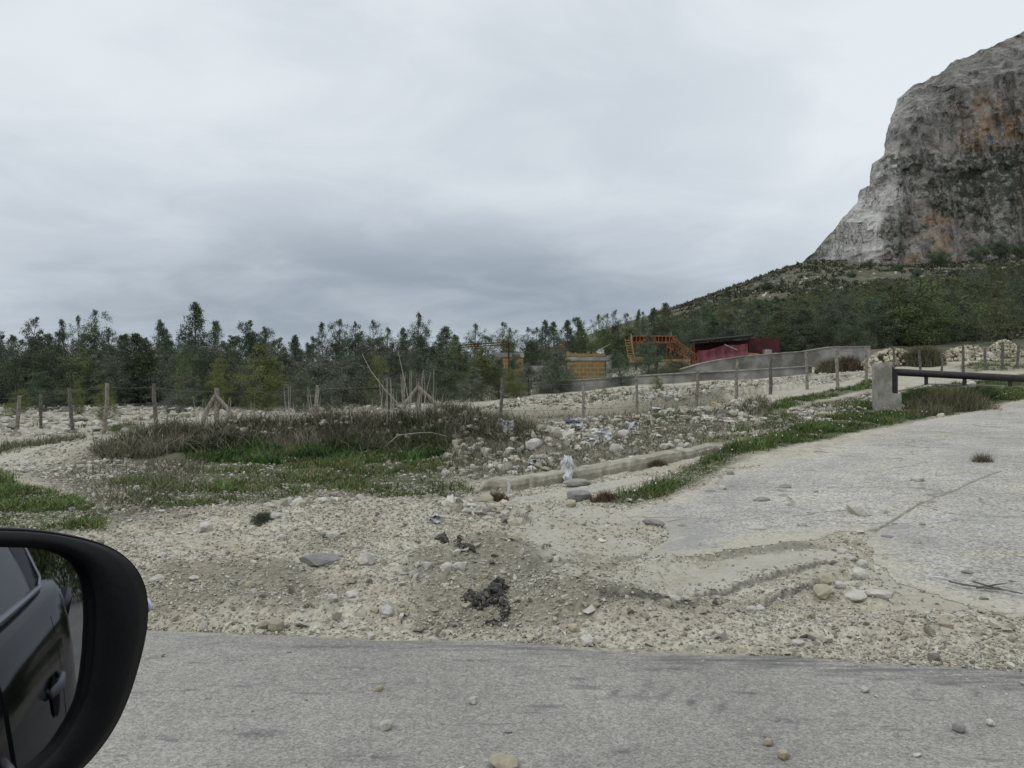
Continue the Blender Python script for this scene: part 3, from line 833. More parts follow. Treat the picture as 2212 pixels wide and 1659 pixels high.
        cv_ = t.n('ShaderNodeVectorMath', operation='ADD'); t.put(cv_.inputs[0], t.mapv(geo, (1, 1, .30)))
        nz = t.n('ShaderNodeTexNoise', ins={'Scale': .12, 'Detail': 5.0}); t.put(nz.inputs['Vector'], geo)
        sc2 = t.n('ShaderNodeVectorMath', operation='SCALE'); t.put(sc2.inputs[0], nz.outputs['Color']); sc2.inputs[3].default_value = 7.0
        t.put(cv_.inputs[1], sc2.outputs[0])
        k1 = t.voro(cv_.outputs[0], .16, 'Distance', 'DISTANCE_TO_EDGE'); k2 = t.voro(cv_.outputs[0], .45, 'Distance', 'DISTANCE_TO_EDGE')
        crk_ = t.math('MAXIMUM', t.math('MULTIPLY', t.math('SUBTRACT', 1.0, t.ramp(k1, .01, .08)), .8), t.math('MULTIPLY', t.math('SUBTRACT', 1.0, t.ramp(k2, .01, .10)), .5))
        crk_ = t.math('MULTIPLY', crk_, t.ramp(t.noise(geo, .09, 4, .6), .38, .58))
        blk = t.n('ShaderNodeSeparateColor', ins={0: t.voro(cv_.outputs[0], .16)})
        sv_ = t.n('ShaderNodeVectorMath', operation='SCALE'); t.put(sv_.inputs[0], c); t.put(sv_.inputs[3], t.math('ADD', .86, t.math('MULTIPLY', blk.outputs[0], .34)))
        c = sv_.outputs[0]
        # paler rock colour on the left flank, painting in the light it catches
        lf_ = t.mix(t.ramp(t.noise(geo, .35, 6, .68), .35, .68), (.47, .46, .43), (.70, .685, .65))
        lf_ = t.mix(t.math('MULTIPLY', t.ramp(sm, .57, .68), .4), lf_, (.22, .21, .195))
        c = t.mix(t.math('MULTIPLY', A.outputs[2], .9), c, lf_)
        om = t.math('MULTIPLY', A.outputs[0], t.ramp(t.noise(geo, .16, 6, .66), .40, .60))
        c = t.mix(t.math('MULTIPLY', om, .8), c, t.mix(sm, (.29, .155, .08), (.40, .285, .175)))
        c = t.mix(t.math('MULTIPLY', crk_, .6), c, (.075, .072, .066))
        vm = t.ramp(t.math('ADD', t.noise(geo, .28, 6, .7), t.math('MULTIPLY', A.outputs[1], .17)), .60, .665)
        c = t.mix(t.math('MULTIPLY', vm, .85), c, t.mix(sm, (.035, .043, .030), (.075, .084, .055)))
        t.put(b.inputs['Base Color'], c)
        bump(t, b, t.math('SUBTRACT', t.math('ADD', t.math('MULTIPLY', med, 1.4), sm), t.math('MULTIPLY', crk_, .8)), .9, 1.7)
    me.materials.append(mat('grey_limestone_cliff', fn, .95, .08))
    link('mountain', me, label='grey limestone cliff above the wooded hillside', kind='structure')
build_mountain()


# ------------------------------------------------------------------ trees
def crown_mesh(name, seed, kind):
    """unit-height tree: leaf sprays gathered round a leading shoot and its limbs"""
    r = np.random.default_rng(seed)
    clumps = []
    limbs = []
    if kind in ('spire', 'bushy', 'sparse', 'oval'):
        wid = {'spire': .20, 'bushy': .29, 'sparse': .15, 'oval': .23}[kind]
        n = {'spire': 150, 'bushy': 190, 'sparse': 60, 'oval': 190}[kind]
        z0 = {'spire': .05, 'bushy': .03, 'sparse': .22, 'oval': .04}[kind]
        lean = r.normal(0, .05, 2)
        lob = r.uniform(.55, 1.35, (9, 7))                       # uneven outline: fuller and thinner sides at each height
        nlead = {'bushy': 2 + seed % 2, 'oval': 3}.get(kind, 1)
        for i in range(n):
            h = z0 + (1 - z0) * ((i + r.random()) / n) ** 1.08
            hh = (h - z0) / (1 - z0)
            prof = (np.sin(np.pi * min(hh * .62 + .24, 1)) ** .8) * (1 - .80 * hh ** 2.0)
            if kind == 'oval': prof = np.sin(np.pi * min(hh * .78 + .17, 1)) ** .65
            a = r.random() * 6.283
            rad = wid * prof * math.sqrt(r.random()) * lob[int(hh * 8.99), int(a / 6.284 * 7)] + .006
            k = r.integers(0, nlead)
            sp = .055 * (nlead > 1) * sstep(np.array(hh), .45, .9)
            top = 1 - .13 * k
            clumps.append((math.cos(a) * rad + lean[0] * h + math.cos(k * 2.4 + seed) * sp, math.sin(a) * rad + lean[1] * h + math.sin(k * 2.4 + seed) * sp, h * .97 * (top if hh > .5 else 1), .020 + .040 * prof))
        for i in range(3):
            clumps.append((lean[0] + r.normal(0, .008), lean[1] + r.normal(0, .008), .95 + .018 * i, .018))
        for i in range(0, n, 9):
            limbs.append(clumps[i])
    elif kind == 'round':
        lean = np.zeros(2)
        for i in range(54):
            d = r.normal(size=3); d /= np.linalg.norm(d); q = .32 + .68 * r.random()
            clumps.append((d[0] * .48 * q, d[1] * .48 * q, .50 + d[2] * .44 * q, .10))
    per = {'spire': 58, 'bushy': 62, 'sparse': 48, 'round': 130, 'oval': 58}[kind]
    P, S, T = [], [], []
    for (cx, cy, cz, cr_) in clumps:
        m = per
        d = r.normal(size=(m, 3)) * .55
        d[:, 2] *= .9
        P.append(np.array([cx, cy, cz]) + d * cr_)
        S.append(r.uniform(.7, 1.3, m))
        tone = r.uniform(.62, 1.4)
        T.append(np.repeat(tone, m) * r.uniform(.75, 1.25, m))
    P, S, T = np.concatenate(P), np.concatenate(S), np.concatenate(T)
    P[:, 2] = np.clip(P[:, 2], .03, 1.0)
    n = len(P)
    L, W_ = (.0165, .0078) if kind != 'round' else (.036, .018)
    q = np.array([[0, 0, 0], [W_ / 2, 0, -L * .45], [0, 0, -L], [-W_ / 2, 0, -L * .45]])
    R = rotmats(n, r)
    up = rotz(r.random(n) * 6.283)
    droop = r.random(n) < .45
    R[droop] = up[droop]
    v = np.einsum('nij,nkj->nki', R, q[None] * S[:, None, None]) + P[:, None]
    Fq = np.arange(n * 4).reshape(-1, 4)
    return v.reshape(-1, 3), Fq, np.repeat(T, 4), lean, limbs

LEAF = {'dark': (.070, .096, .056), 'grey': (.100, .116, .082), 'green': (.088, .118, .046), 'yellow': (.118, .138, .042), 'olive': (.090, .104, .046)}
PROTO = {}
def tree_proto(kind, tone, seed):
    key = (kind, tone, seed)
    if key in PROTO: return PROTO[key]
    V, Fq, T, lean, limbs = crown_mesh('crown', seed, kind)
    c = np.array(LEAF[tone])[None] * T[:, None]
    cm = mesh_np('crown', V, Fq, M_leaf, False, {'tint': c})
    mb = MB()
    mb.tube([(0, 0, -.03), (lean[0] * .3, lean[1] * .3, .3), (lean[0] * .65, lean[1] * .65, .62), (lean[0], lean[1], .95)], [.014, .011, .007, .002], 6)
    for (a, b_, cz, q) in limbs:
        s0 = max(cz - .12, .05)
        mb.tube([(lean[0] * s0, lean[1] * s0, s0), (a * .6 + lean[0] * s0 * .4, b_ * .6 + lean[1] * s0 * .4, cz - .04), (a, b_, cz)], [.005, .0035, .0015], 4)
    tm = mb.mesh('trunk', M_bark)
    PROTO[key] = (cm, tm)
    return PROTO[key]

TREES = []
def plant(u, v_top, d, wid, kind, tone, label, group, seed=None, cat='tree', name='tree', v_base=None):
    x = (u - CX) / F * d
    zg = zone(x, d)
    zt = H - (v_top - CY) / F * d
    h = max(zt - zg, .5)
    seed = seed if seed is not None else random.randint(0, 4)
    cm, tm = tree_proto(kind, tone, seed)
    o = thing(name, label, cat, (x, d, zg - .02), group)
    nat = {'spire': .34, 'bushy': .5, 'sparse': .30, 'round': 1.0, 'oval': .44}[kind]
    sw = wid / F * d / (h * nat)
    sw = min(max(sw, .55), 2.6)
    o.scale = (h * sw, h * sw, h)
    o.rotation_euler = (0, 0, random.uniform(0, 6.28))
    link('trunk', tm, (0, 0, 0), o); link('crown', cm, (0, 0, 0), o)
    TREES.append((x, d))
    return o

G_LEFT, G_HILL, G_MID = 'trees of the plantation behind the rubble field', 'trees covering the foot of the mountain', 'trees along the skyline behind the ruins'
L_BACK = 'dark green tree massed in the dense plantation behind the rubble field'
L_HILL = 'dark green tree in the dense wood at the foot of the mountain'
L_MID = 'dark green tree in the row along the skyline behind the ruins'
# skyline trees one by one
SKY = [(-60, 700, 70), (8, 722, 46), (45, 682, 62), (97, 718, 44), (128, 712, 40), (148, 690, 34), (173, 680, 34), (202, 668, 54), (236, 708, 44), (268, 722, 50), (305, 718, 60), (345, 716, 40), (376, 690, 40), (400, 722, 40),
       (424, 651, 56), (466, 690, 40), (500, 732, 40), (545, 690, 74), (572, 704, 50), (606, 742, 36), (637, 722, 34), (664, 738, 30), (700, 694, 34), (735, 688, 50), (768, 696, 46), (806, 690, 44), (832, 706, 44), (866, 706, 34), (899, 674, 44), (926, 690, 38), (968, 704, 60), (998, 720, 40)]
STAND = {424: 'tallest tree of the left plantation, a dark narrow spire', 202: 'tall full tree rising over the plantation near the left edge', 899: 'tall feathery tree with a loose top right of the leaning cane',
         545: 'broad rounded dark tree right of the tallest spire', 45: 'wide tall tree at the far left of the plantation', 700: 'thin see-through tree with bare wispy top in the plantation', 806: 'dark tree rising just right of the leaning cane tip'}
for u, v, wd in SKY:
    kind = 'sparse' if u in (700, 664, 148) else ('spire' if u == 424 else 'bushy' if wd > 60 else random.choice(['oval', 'spire', 'oval']))
    plant(u, v, random.uniform(44, 52), wd * 1.45, kind, 'dark' if random.random() < .7 else 'grey', STAND.get(u, L_BACK), G_LEFT)
for i in range(46):       # lower trees filling the stand
    u = -80 + i * 24 + random.uniform(-9, 9)
    plant(u, random.uniform(724, 775), random.uniform(39, 46), random.uniform(75, 110), random.choice(['bushy', 'oval', 'oval']), random.choice(['dark', 'grey', 'grey', 'green']), L_BACK, G_LEFT)
for i in range(22):
    u = -60 + i * 46 + random.uniform(-14, 14)
    plant(u, random.uniform(708, 735), random.uniform(54, 64), random.uniform(70, 100), 'bushy', 'dark', L_BACK, G_LEFT)
# yellow-green young trees in front of the stand
for u, v, d, wd, lab in ((470, 758, 35, 44, 'yellow-green sapling behind the first braced fence post'), (565, 742, 36, 95, 'broad yellow-green tree in front of the dark plantation'), (818, 752, 35, 46, 'narrow yellow-green sapling beside the leaning cane'),
                         (398, 742, 38, 40, 'small olive-green tree left of the broad yellow-green one'), (228, 826, 27, 42, 'low yellow-green bush tree behind the third leaning stake'), (168, 822, 29, 26, 'tiny yellow-green sapling left of the low bush tree'), (1040, 752, 37, 85, 'bright green tree under the rusty frame beam'),
                         (1118, 795, 35, 40, 'yellow-green sapling in front of the ruined wall'), (1418, 815, 27, 26, 'thin yellow-green sapling growing at the terrace edge'), (30, 838, 29, 50, 'yellow-green bush tree at the left frame edge'), (655, 790, 35, 40, 'olive sapling behind the dry stalks')):
    plant(u, v, d, wd * 1.15, 'oval' if wd < 48 else 'bushy', 'yellow' if u not in (398, 655) else 'green', lab, 'yellow-green young trees')
# darker near trees
for u, v, d, wd, tone, lab in ((385, 800, 32, 80, 'grey', 'low grey-green tree behind the first braced post'), (735, 765, 35, 110, 'grey', 'bushy grey-green tree left of the leaning cane'), (905, 750, 38, 80, 'grey', 'dense grey tree behind the second braced post'),
                              (960, 735, 37, 90, 'dark', 'large dark tree left of the rusty frame'), (1018, 790, 35, 70, 'grey', 'low grey bushy tree below the rusty frame beam'), (1185, 742, 36, 95, 'grey', 'large grey-green tree in front of the yellow ruin'),
                              (1215, 770, 35.5, 60, 'dark', 'dark tree beside the left end of the yellow block wall'), (1345, 752, 34.5, 64, 'dark', 'dark tree in front of the grey ruin column'), (1402, 722, 37, 84, 'dark', 'tall dark tree hiding the middle of the orange framework'), (1106, 762, 38, 64, 'grey', 'grey tree standing right before the ruin lintel'), (1078, 775, 37, 60, 'grey', 'grey tree half hiding the left end of the ruin'), (1142, 782, 36.5, 66, 'grey', 'low grey tree between the two parts of the ruin'), (1455, 770, 38, 46, 'olive', 'small olive tree under the sloping orange lattice'), (635, 800, 33, 80, 'grey', 'low grey tree left of the bushy grey-green one'), (100, 800, 36, 100, 'dark', 'low dark tree behind the left stakes'), (840, 800, 33.5, 80, 'grey', 'low grey tree behind the dry stalks')):
    plant(u, v, d, wd, 'bushy', tone, lab, 'dark trees standing in front of the plantation')
# skyline in the middle
MID = [(1022, 698, 40), (1050, 724, 36), (1088, 694, 36), (1113, 706, 38), (1140, 706, 30), (1160, 706, 34), (1178, 690, 28), (1200, 694, 34), (1225, 690, 36), (1246, 684, 40), (1272, 690, 30), (1297, 678, 30), (1312, 676, 30), (1330, 668, 22), (1352, 676, 34), (1368, 668, 18), (1390, 672, 30), (1412, 664, 34), (1443, 652, 36), (1470, 676, 34), (1500, 668, 36), (1522, 640, 34), (1300, 720, 60), (1240, 726, 60), (1360, 712, 60), (1420, 700, 60), (1480, 700, 60), (1160, 732, 60), (1100, 738, 60), (1540, 690, 60), (1575, 676, 50)]
for u, v, wd in MID:
    plant(u, v, random.uniform(64, 82), wd * 1.5, random.choice(['spire', 'oval']) if wd < 50 else 'bushy', 'dark' if random.random() < .6 else 'green', L_MID, G_MID)
# wood on the hill foot
def hill_top(u):
    return np.interp(u, [1440, 1500, 1560, 1700, 1850, 2000, 2212, 2400], [684, 664, 650, 634, 614, 590, 556, 535])
nh = 0
cand = []
for i in range(4000):
    u = random.uniform(1430, 2290); d = math.exp(random.uniform(math.log(56), math.log(215)))
    x = (u - CX) / F * d
    cand.append((u, d, x))
zs = z_fn(np.array([c[2] for c in cand]), np.array([c[1] for c in cand]), False)
kept = []
for (u, d, x), z in zip(cand, zs):
    vb = CY - (z - H) / d * F
    if u > 2080 and vb > 700 - (u - 2080) * .12: continue
    if u > 2040 and d < 62: continue
    if vb < hill_top(u) + 14: continue
    if vb > 762: continue
    vt = max(vb - F * random.uniform(3.2, 5.4) / d, hill_top(u) + random.uniform(-10, 16))
    if vb - vt < 10: continue
    if any(abs(u - a) < 17 and abs(vb - b_) < 9 for a, b_ in kept): continue
    kept.append((u, vb))
    plant(u, vt, d, max(30, (vb - vt) * random.uniform(.6, .95)), random.choice(['bushy', 'oval', 'oval']), random.choice(['dark', 'olive', 'olive', 'green', 'green', 'grey', 'olive']), L_HILL, G_HILL)
    nh += 1
    if nh >= 150: break
for u, vt, d, wd, lab in ((1890, 618, 58, 95, 'tall dark tree at the front edge of the hill wood above the rubble heap'), (1952, 612, 60, 90, 'dark full tree right of the tallest one at the wood front'), (2030, 640, 60, 100, 'dark bushy tree above the green bush of the rubble heap'), (1800, 650, 58, 80, 'dark tree at the wood front above the concrete wall end'),
                          (1840, 672, 56, 70, 'shorter dark tree between two tall ones at the wood front'), (2085, 640, 62, 80, 'dark tree at the edge of the grassy clearing'), (1735, 668, 58, 80, 'olive tree behind the low block pillars'), (2150, 606, 72, 80, 'dark tree behind the grassy clearing'), (2200, 585, 80, 90, 'tall dark tree at the right frame edge'), (1680, 662, 60, 80, 'olive tree right of the red shed'), (1625, 668, 60, 70, 'olive tree behind the red shed roof')):
    plant(u, vt, d, wd, 'bushy', random.choice(['dark', 'dark', 'olive']), lab, G_HILL)

# shrubs on the slope below the cliff
SHR = [(1656, 628, 30), (1711, 634, 20), (1777, 628, 22), (1586, 616, 10), (1745, 618, 22), (2030, 578, 54), (1878, 578, 26), (1690, 612, 16), (1640, 606, 14), (2110, 560, 50), (2160, 556, 60), (2205, 552, 50), (1560, 640, 12), (1610, 640, 18), (1730, 600, 14), (1940, 586, 30), (1840, 600, 24), (1980, 600, 30), (1800, 612, 20), (1675, 590, 10), (1700, 578, 10)]
for u, v, wd in SHR:
    p = hit0(u, v, zc_fn)
    d = min(p[1], 322) if p is not None else 315
    vt = v - wd * .75
    x = (u - CX) / F * d
    zg = zone(x, d)
    cm, tm = tree_proto('round', 'dark', random.randint(0, 2))
    o = thing('shrub', {54: 'largest dark shrub on the green shelf below the cliff', 10: 'tiny dark shrub on the skyline slope'}.get(wd, 'small dark round shrub dotted on the slope below the cliff'), 'shrub', (x, d, zg - .3), 'dark shrubs on the slope below the cliff')
    s_k = wd / F * d
    o.scale = (s_k, s_k, s_k * .85); o.rotation_euler = (0, 0, random.uniform(0, 6.28))
    link('trunk', tm, (0, 0, 0), o); link('crown', cm, (0, 0, 0), o)


# ================================================================== FENCES, GATE, WALLS
def at(u, v, d): return Vector(ray(u, v, d))

def fence(name, label, posts, braces=(), mat_=None, wires=3, group=None):
    """posts: (u_base, v_base or None, d or None, u_top, v_top, width px)"""
    base = []
    for (ub, vb, d, ut, vt, wpx) in posts:
        if d is None:
            p = hit(ub, vb); d = p[1]
        x = (ub - CX) / F * d
        base.append((x, d, zone(x, d)))
    org = base[0]
    o = thing(name, label, 'fence', org, group)
    tops = []
    for (ub, vb, d, ut, vt, wpx), b_ in zip(posts, base):
        t_ = at(ut, vt, b_[1] + random.uniform(-.1, .1))
        r0 = wpx * .80 / F * b_[1] / 2
        mb = MB()
        b0 = Vector((b_[0], b_[1], b_[2] - .25))
        m1 = b0.lerp(t_, .4) + Vector((random.uniform(-.025, .025), 0, 0)); m2 = b0.lerp(t_, .75) + Vector((random.uniform(-.02, .02), 0, 0))
        mb.tube([b0, m1, m2, t_], [r0 * 1.1, r0 * random.uniform(.95, 1.1), r0, r0 * .9], 7, True, .08)
        mb.part('post', random.choice([M_post, M_post, M_post_dark]) if mat_ is None else mat_, o, org)
        tops.append((b0 + Vector((0, 0, .25)), t_))
    for (k_, du1, v1) in braces:
        b_, t_ = tops[k_]
        foot = hit(du1, v1) if isinstance(du1, (int, float)) else None
        d = b_[1] - .1
        ft = at(du1, v1, d)
        mb = MB(); mb.tube([Vector(ft) - Vector((0, 0, .15)), ft.lerp(t_, .5) + Vector((0, 0, -.03)), b_.lerp(t_, .86) + Vector((0, -.06, 0))], [.05, .045, .04], 6, True, .08)
        mb.part('brace', M_post, o, org)
    if wires:
        mb = MB()
        for f in np.linspace(.30, .92, wires):
            for (b1, t1), (b2, t2) in zip(tops[:-1], tops[1:]):
                p, q = b1.lerp(t1, f) + Vector((0, -.045, 0)), b2.lerp(t2, f) + Vector((0, -.045, 0))
                L = (q - p).length
                mb.tube([p, p.lerp(q, .5) - Vector((0, 0, .012 * L)), q], .0035, 4, False)
        mb.part('wire', M_wire, o, org)
    return o

fence('wire_fence', 'fence of crooked grey stakes and two braced posts in front of the dark plantation',
      [(-40, 942, 21, -38, 852, 12), (34, 938, 21.5, 42, 855, 10), (90, 938, 21.5, 88, 852, 9), (160, 938, 20.5, 149, 838, 10), (225, 938, 20, 231, 828, 11), (338, 935, 19.5, 332, 828, 11), (466, 930, 18, 468, 838, 14), (683, 930, 18, 686, 832, 10), (906, 925, 18, 904, 818, 14)],
      [(6, 432, 915), (6, 515, 918), (8, 850, 915), (8, 968, 908)])
fence('wire_fence', 'fence of tall wooden stakes crossing the gravel terrace behind the littered bank',
      [(1083, 916, None, 1085, 815, 9), (1259, 908, None, 1260, 824, 8), (1376, 910, None, 1374, 814, 8), (1500, 884, None, 1508, 798, 9), (1588, 874, None, 1594, 776, 8), (1663, 852, None, 1666, 770, 9), (1744, 842, None, 1741, 760, 8), (1810, 838, None, 1808, 752, 9), (1872, 824, None, 1870, 750, 8)])
fence('wire_fence', 'fence of thin dark stakes on the slope behind the barrier gate',
      [(1932, 812, 29, 1930, 752, 7), (1988, 806, 30, 1985, 756, 7), (2036, 808, 30, 2034, 768, 6), (2082, 800, 31, 2080, 745, 7), (2128, 795, 32, 2128, 752, 7), (2164, 780, 33, 2166, 738, 7), (2198, 786, 33, 2200, 745, 7), (2245, 790, 33, 2246, 735, 7)], mat_=M_post_dark)

# concrete gate pillar: an upright with a stepped foot
pb = hit(1922, 886); D = pb[1]
org = (pb[0], D, pb[2])
def pz(v, d=D): return H - (v - CY) / F * d
def pxx(u, d=D): return (u - CX) / F * d
mb = MB()
zb = pb[2] - .5
prof = [(pxx(1897), zb), (pxx(1948), zb), (pxx(1948), pz(851)), (pxx(1927.5), pz(850)), (pxx(1927), pz(786)), (pxx(1920), pz(782)), (pxx(1901), pz(783)), (pxx(1896), pz(788))]
n_ = len(prof)
Vp = [(x, D - .02, z) for x, z in prof] + [(x + .02, D + .36, z) for x, z in prof]
mb.add(Vp, [tuple(range(n_)), tuple(range(2 * n_ - 1, n_ - 1, -1))] + [(i, i + n_, (i + 1) % n_ + n_, (i + 1) % n_) for i in range(n_)])
o = mb.top('gate_pillar', M_conc, org, 'squat concrete pillar with a stepped foot holding the barrier', 'pillar')
bevel_mesh(o.data, .018, 2)

# barrier gate
g0 = at(1936, 804, D + .12)
gate = thing('barrier_gate', 'dark iron barrier pole with a thin lower rail hinged on the concrete pillar', 'gate', g0)
mb = MB(); far_ = at(2560, 834, D - .6)
mb.tube([g0, g0.lerp(far_, .5) + Vector((0, 0, -.01)), far_], .082, 12); mb.part('boom', M_iron, gate, g0, True)
mb = MB(); mb.box(pxx(1927.6), pxx(1931.5), D + .03, D + .25, pz(851), pz(793)); mb.box(pxx(1931.6), pxx(1942), D + .06, D + .21, pz(849), pz(797)); mb.tube([(pxx(1940), D + .13, pz(850)), (pxx(1940), D + .13, pz(799))], .055, 8)
h_ = mb.part('hinge_plate', M_iron, gate, g0)
mb = MB()
lr = [at(1941, 845, D + .12), at(2003, 829.5, D + .06), at(2088, 831, D - .02), at(2188, 834, D - .12), at(2300, 838, D - .25), at(2560, 849, D - .6)]
mb.tube(lr, .018, 6); mb.part('lower_rail', M_conc, gate, g0)
for u in (2003, 2088, 2188, 2300):
    f = (u - 1936) / (2560 - 1936)
    p = g0.lerp(far_, f); q = Vector((p.x, p.y, p.z)); z2 = H - (829 + (u - 2003) * .0215 - CY) / F * p.y
    mb = MB(); mb.box(p.x - .035, p.x + .035, p.y - .02, p.y + .02, z2 - .02, p.z - .05); mb.part('strut', M_iron, gate, g0)

# low concrete curb wall beside the driveway mouth
cp = [hit0(u, v, zc_fn) for u, v in ((1012, 1064), (1050, 1063), (1105, 1061), (1170, 1052), (1240, 1041), (1310, 1028), (1378, 1016), (1470, 996), (1560, 972))]
mb = MB(); nn_ = 64
cx_ = np.interp(np.linspace(0, 1, nn_), np.linspace(0, 1, len(cp)), [p[0] for p in cp]); cy_ = np.interp(np.linspace(0, 1, nn_), np.linspace(0, 1, len(cp)), [p[1] for p in cp])
cz_ = z_fn(cx_, cy_, False)
Vc = []
hh = .155 * sstep(np.linspace(0, 1, nn_), 0, .14) - .02 + .02 * fbm(cx_ * 2, cy_ * 2, 2, 3)
hh *= 1 - .55 * sstep(np.linspace(0, 1, nn_), .93, 1)
for i in range(nn_):
    x, y, z, h_ = cx_[i], cy_[i], cz_[i], hh[i]
    j = .02 * random.uniform(-1, 1)
    Vc += [(x, y, z - .25), (x + .01, y - .03 + j, z + h_ * .55), (x + .02, y + j, z + h_ * .93), (x + .03, y + .05, z + h_), (x + .06, y + .28, z + h_ + .02 + j * .4), (x + .08, y + .36, z + h_ * .8), (x + .09, y + .40, z - .2)]
Fc_ = [(i * 7 + k, (i + 1) * 7 + k, (i + 1) * 7 + k + 1, i * 7 + k + 1) for i in range(nn_ - 1) for k in range(6)] + [tuple(range(6, -1, -1)), tuple((nn_ - 1) * 7 + k for k in range(7))]
mb.add(Vc, Fc_)
mb.top('low_concrete_wall', M_curb, (cx_[0], cy_[0], cz_[0]), 'long low earth-stained concrete curb wall below the littered bank', 'wall', smooth=False, kind='thing')

# two concrete terrace walls in the distance
def wall(label, top, drop, dd, thick=.3):
    pts = [at(u, v, d) for (u, v), d in zip(top, dd)]
    mb = MB(); V = []
    n = len(pts)
    for p, dr in zip(pts, drop):
        zb = p.z - dr / F * p.y
        V += [(p.x, p.y, zb - .5), (p.x, p.y, p.z), (p.x, p.y + thick, p.z + .01), (p.x, p.y + thick, zb - .5)]
    mb.add(V, [(i * 4 + k, (i + 1) * 4 + k, (i + 1) * 4 + k + 1, i * 4 + k + 1) for i in range(n - 1) for k in range(3)] + [(3, 2, 1, 0), tuple((n - 1) * 4 + k for k in range(4))])
    ow = mb.top('concrete_wall', M_conc_old, tuple(pts[0]), label, 'wall', kind='thing')
    mb = MB(); V = []
    for p in pts:
        V += [(p.x, p.y - .05, p.z + .002), (p.x, p.y - .05, p.z + .05), (p.x, p.y + thick + .2, p.z + .055), (p.x, p.y + thick + .2, p.z + .012)]
    mb.add(V, [(i * 4 + k, (i + 1) * 4 + k, (i + 1) * 4 + (k + 1) % 4, i * 4 + (k + 1) % 4) for i in range(n - 1) for k in range(4)] + [(3, 2, 1, 0), tuple((n - 1) * 4 + k for k in range(4))])
    mb.part('coping', M_coping, ow, tuple(pts[0]))
    return ow
wall('lower grey concrete retaining wall along the back of the gravel terrace', [(1150, 829), (1237, 823), (1440, 809), (1504, 806), (1620, 800), (1754, 792)], [40, 36, 32, 28, 26, 24], [36, 35.5, 35, 35, 35, 35.5])
wall('upper grey concrete wall stepping up towards the rubble heap', [(1470, 799), (1511, 787), (1560, 777), (1610, 770), (1735, 760), (1792, 751), (1880, 749)], [12, 24, 28, 30, 30, 26, 20], [39, 39, 39.5, 40, 41, 41, 42])

# ruined yellow block building
D2 = 45
o0 = at(1075, 800, D2)
ru = thing('ruined_building', 'roofless ruin of yellow tufa blocks with a grey concrete band', 'building', tuple(o0))
def slab(u0, u1, v0, v1, d0, d1): return (pxx(u0, d0), pxx(u1, d0), d0, d1, pz(v1, d0), pz(v0, d0))
mb = MB(); mb.box(*slab(1226, 1307, 779.5, 850, D2, D2 + .35)); mb.part('block_wall', M_tufa, ru, o0)
mb = MB(); mb.box(*slab(1222, 1309, 771.5, 779, D2 - .04, D2 + .4)); mb.part('concrete_band', M_conc_old, ru, o0)
mb = MB()
for i in range(15):
    u = 1224 + i * 5.6
    mb.box(*slab(u, u + 5.4, 763 - random.choice([0, 0, 1.5, 4, -2]), 771, D2 + .02, D2 + .3))
mb.part('broken_top_course', M_tufa, ru, o0)
mb = MB(); mb.box(*slab(1309.5, 1322, 768, 845, D2 - .05, D2 + .45)); mb.part('column', M_conc_old, ru, o0)
mb = MB(); mb.box(*slab(1086, 1130, 772.5, 850, D2 + .1, D2 + .45)); mb.part('block_wall', M_tufa, ru, o0)
mb = MB(); mb.box(*slab(1070, 1132, 762, 772, D2 + .05, D2 + .5)); mb.part('lintel', M_conc_old, ru, o0)
mb = MB(); mb.box(*slab(1130, 1222, 790, 850, D2 + .3, D2 + .6)); mb.part('rear_wall', M_conc_old, ru, o0)
# white plastic sheet on the ruin's top, brick chimney stub
def sheet(name, label, c, wid, hgt, seed, mat_=M_bag, cat='litter', depth=.25, group=None, res=14):
    r = np.random.default_rng(seed)
    g = np.linspace(-1, 1, res)
    Xs, Zs = np.meshgrid(g, g)
    rad = np.hypot(Xs, Zs)
    edge = 1 - .25 * fbm(np.arctan2(Zs, Xs) * 1.6 + seed, rad * 1.5, seed, 3)
    xx = Xs * wid / 2 * edge * (1 - .35 * np.abs(Zs) ** 2 * (r.random() < .5)); zz = (Zs * edge + 1) / 2 * hgt
    yy = depth * fbm(Xs * 1.6 + seed, Zs * 1.6, seed, 4) + depth * .5 * (1 - np.abs(Xs) ** 2) * -1 + .18 * hgt * Zs
    xx = xx + .10 * wid * fbm(Xs * 1.5, Zs * 1.5 + seed, 5 + seed, 3)
    V = np.stack([xx.ravel(), yy.ravel(), zz.ravel()], 1)
    i = np.arange(res - 1)[:, None] * res + np.arange(res - 1)[None]
    Q = np.stack([i, i + 1, i + res + 1, i + res], -1).reshape(-1, 4)
    me = mesh_np(name, V, Q, mat_, False)
    bm = bmesh.new(); bm.from_mesh(me)
    bmesh.ops.solidify(bm, geom=bm.faces[:], thickness=.006)
    bm.to_mesh(me); bm.free()
    return link(name, me, c, None, label, cat, group)
pp = at(1297, 764, D2 + .15)
sheet('plastic_scrap', 'pale plastic scrap caught on top of the yellow ruin', tuple(pp), .45, .22, 3, depth=.1)
ch = at(1214, 772, D2 + 1.2)
mb = MB(); mb.box(ch.x - .12, ch.x + .12, ch.y - .12, ch.y + .12, ch.z - 1.2, ch.z + .85); mb.box(ch.x - .15, ch.x + .15, ch.y - .15, ch.y + .15, ch.z + .851, ch.z + .93)
mb.top('brick_pier', M_pier, (ch.x, ch.y, ch.z - 1.2), 'slim orange brick pier rising behind the yellow ruin', 'pier')

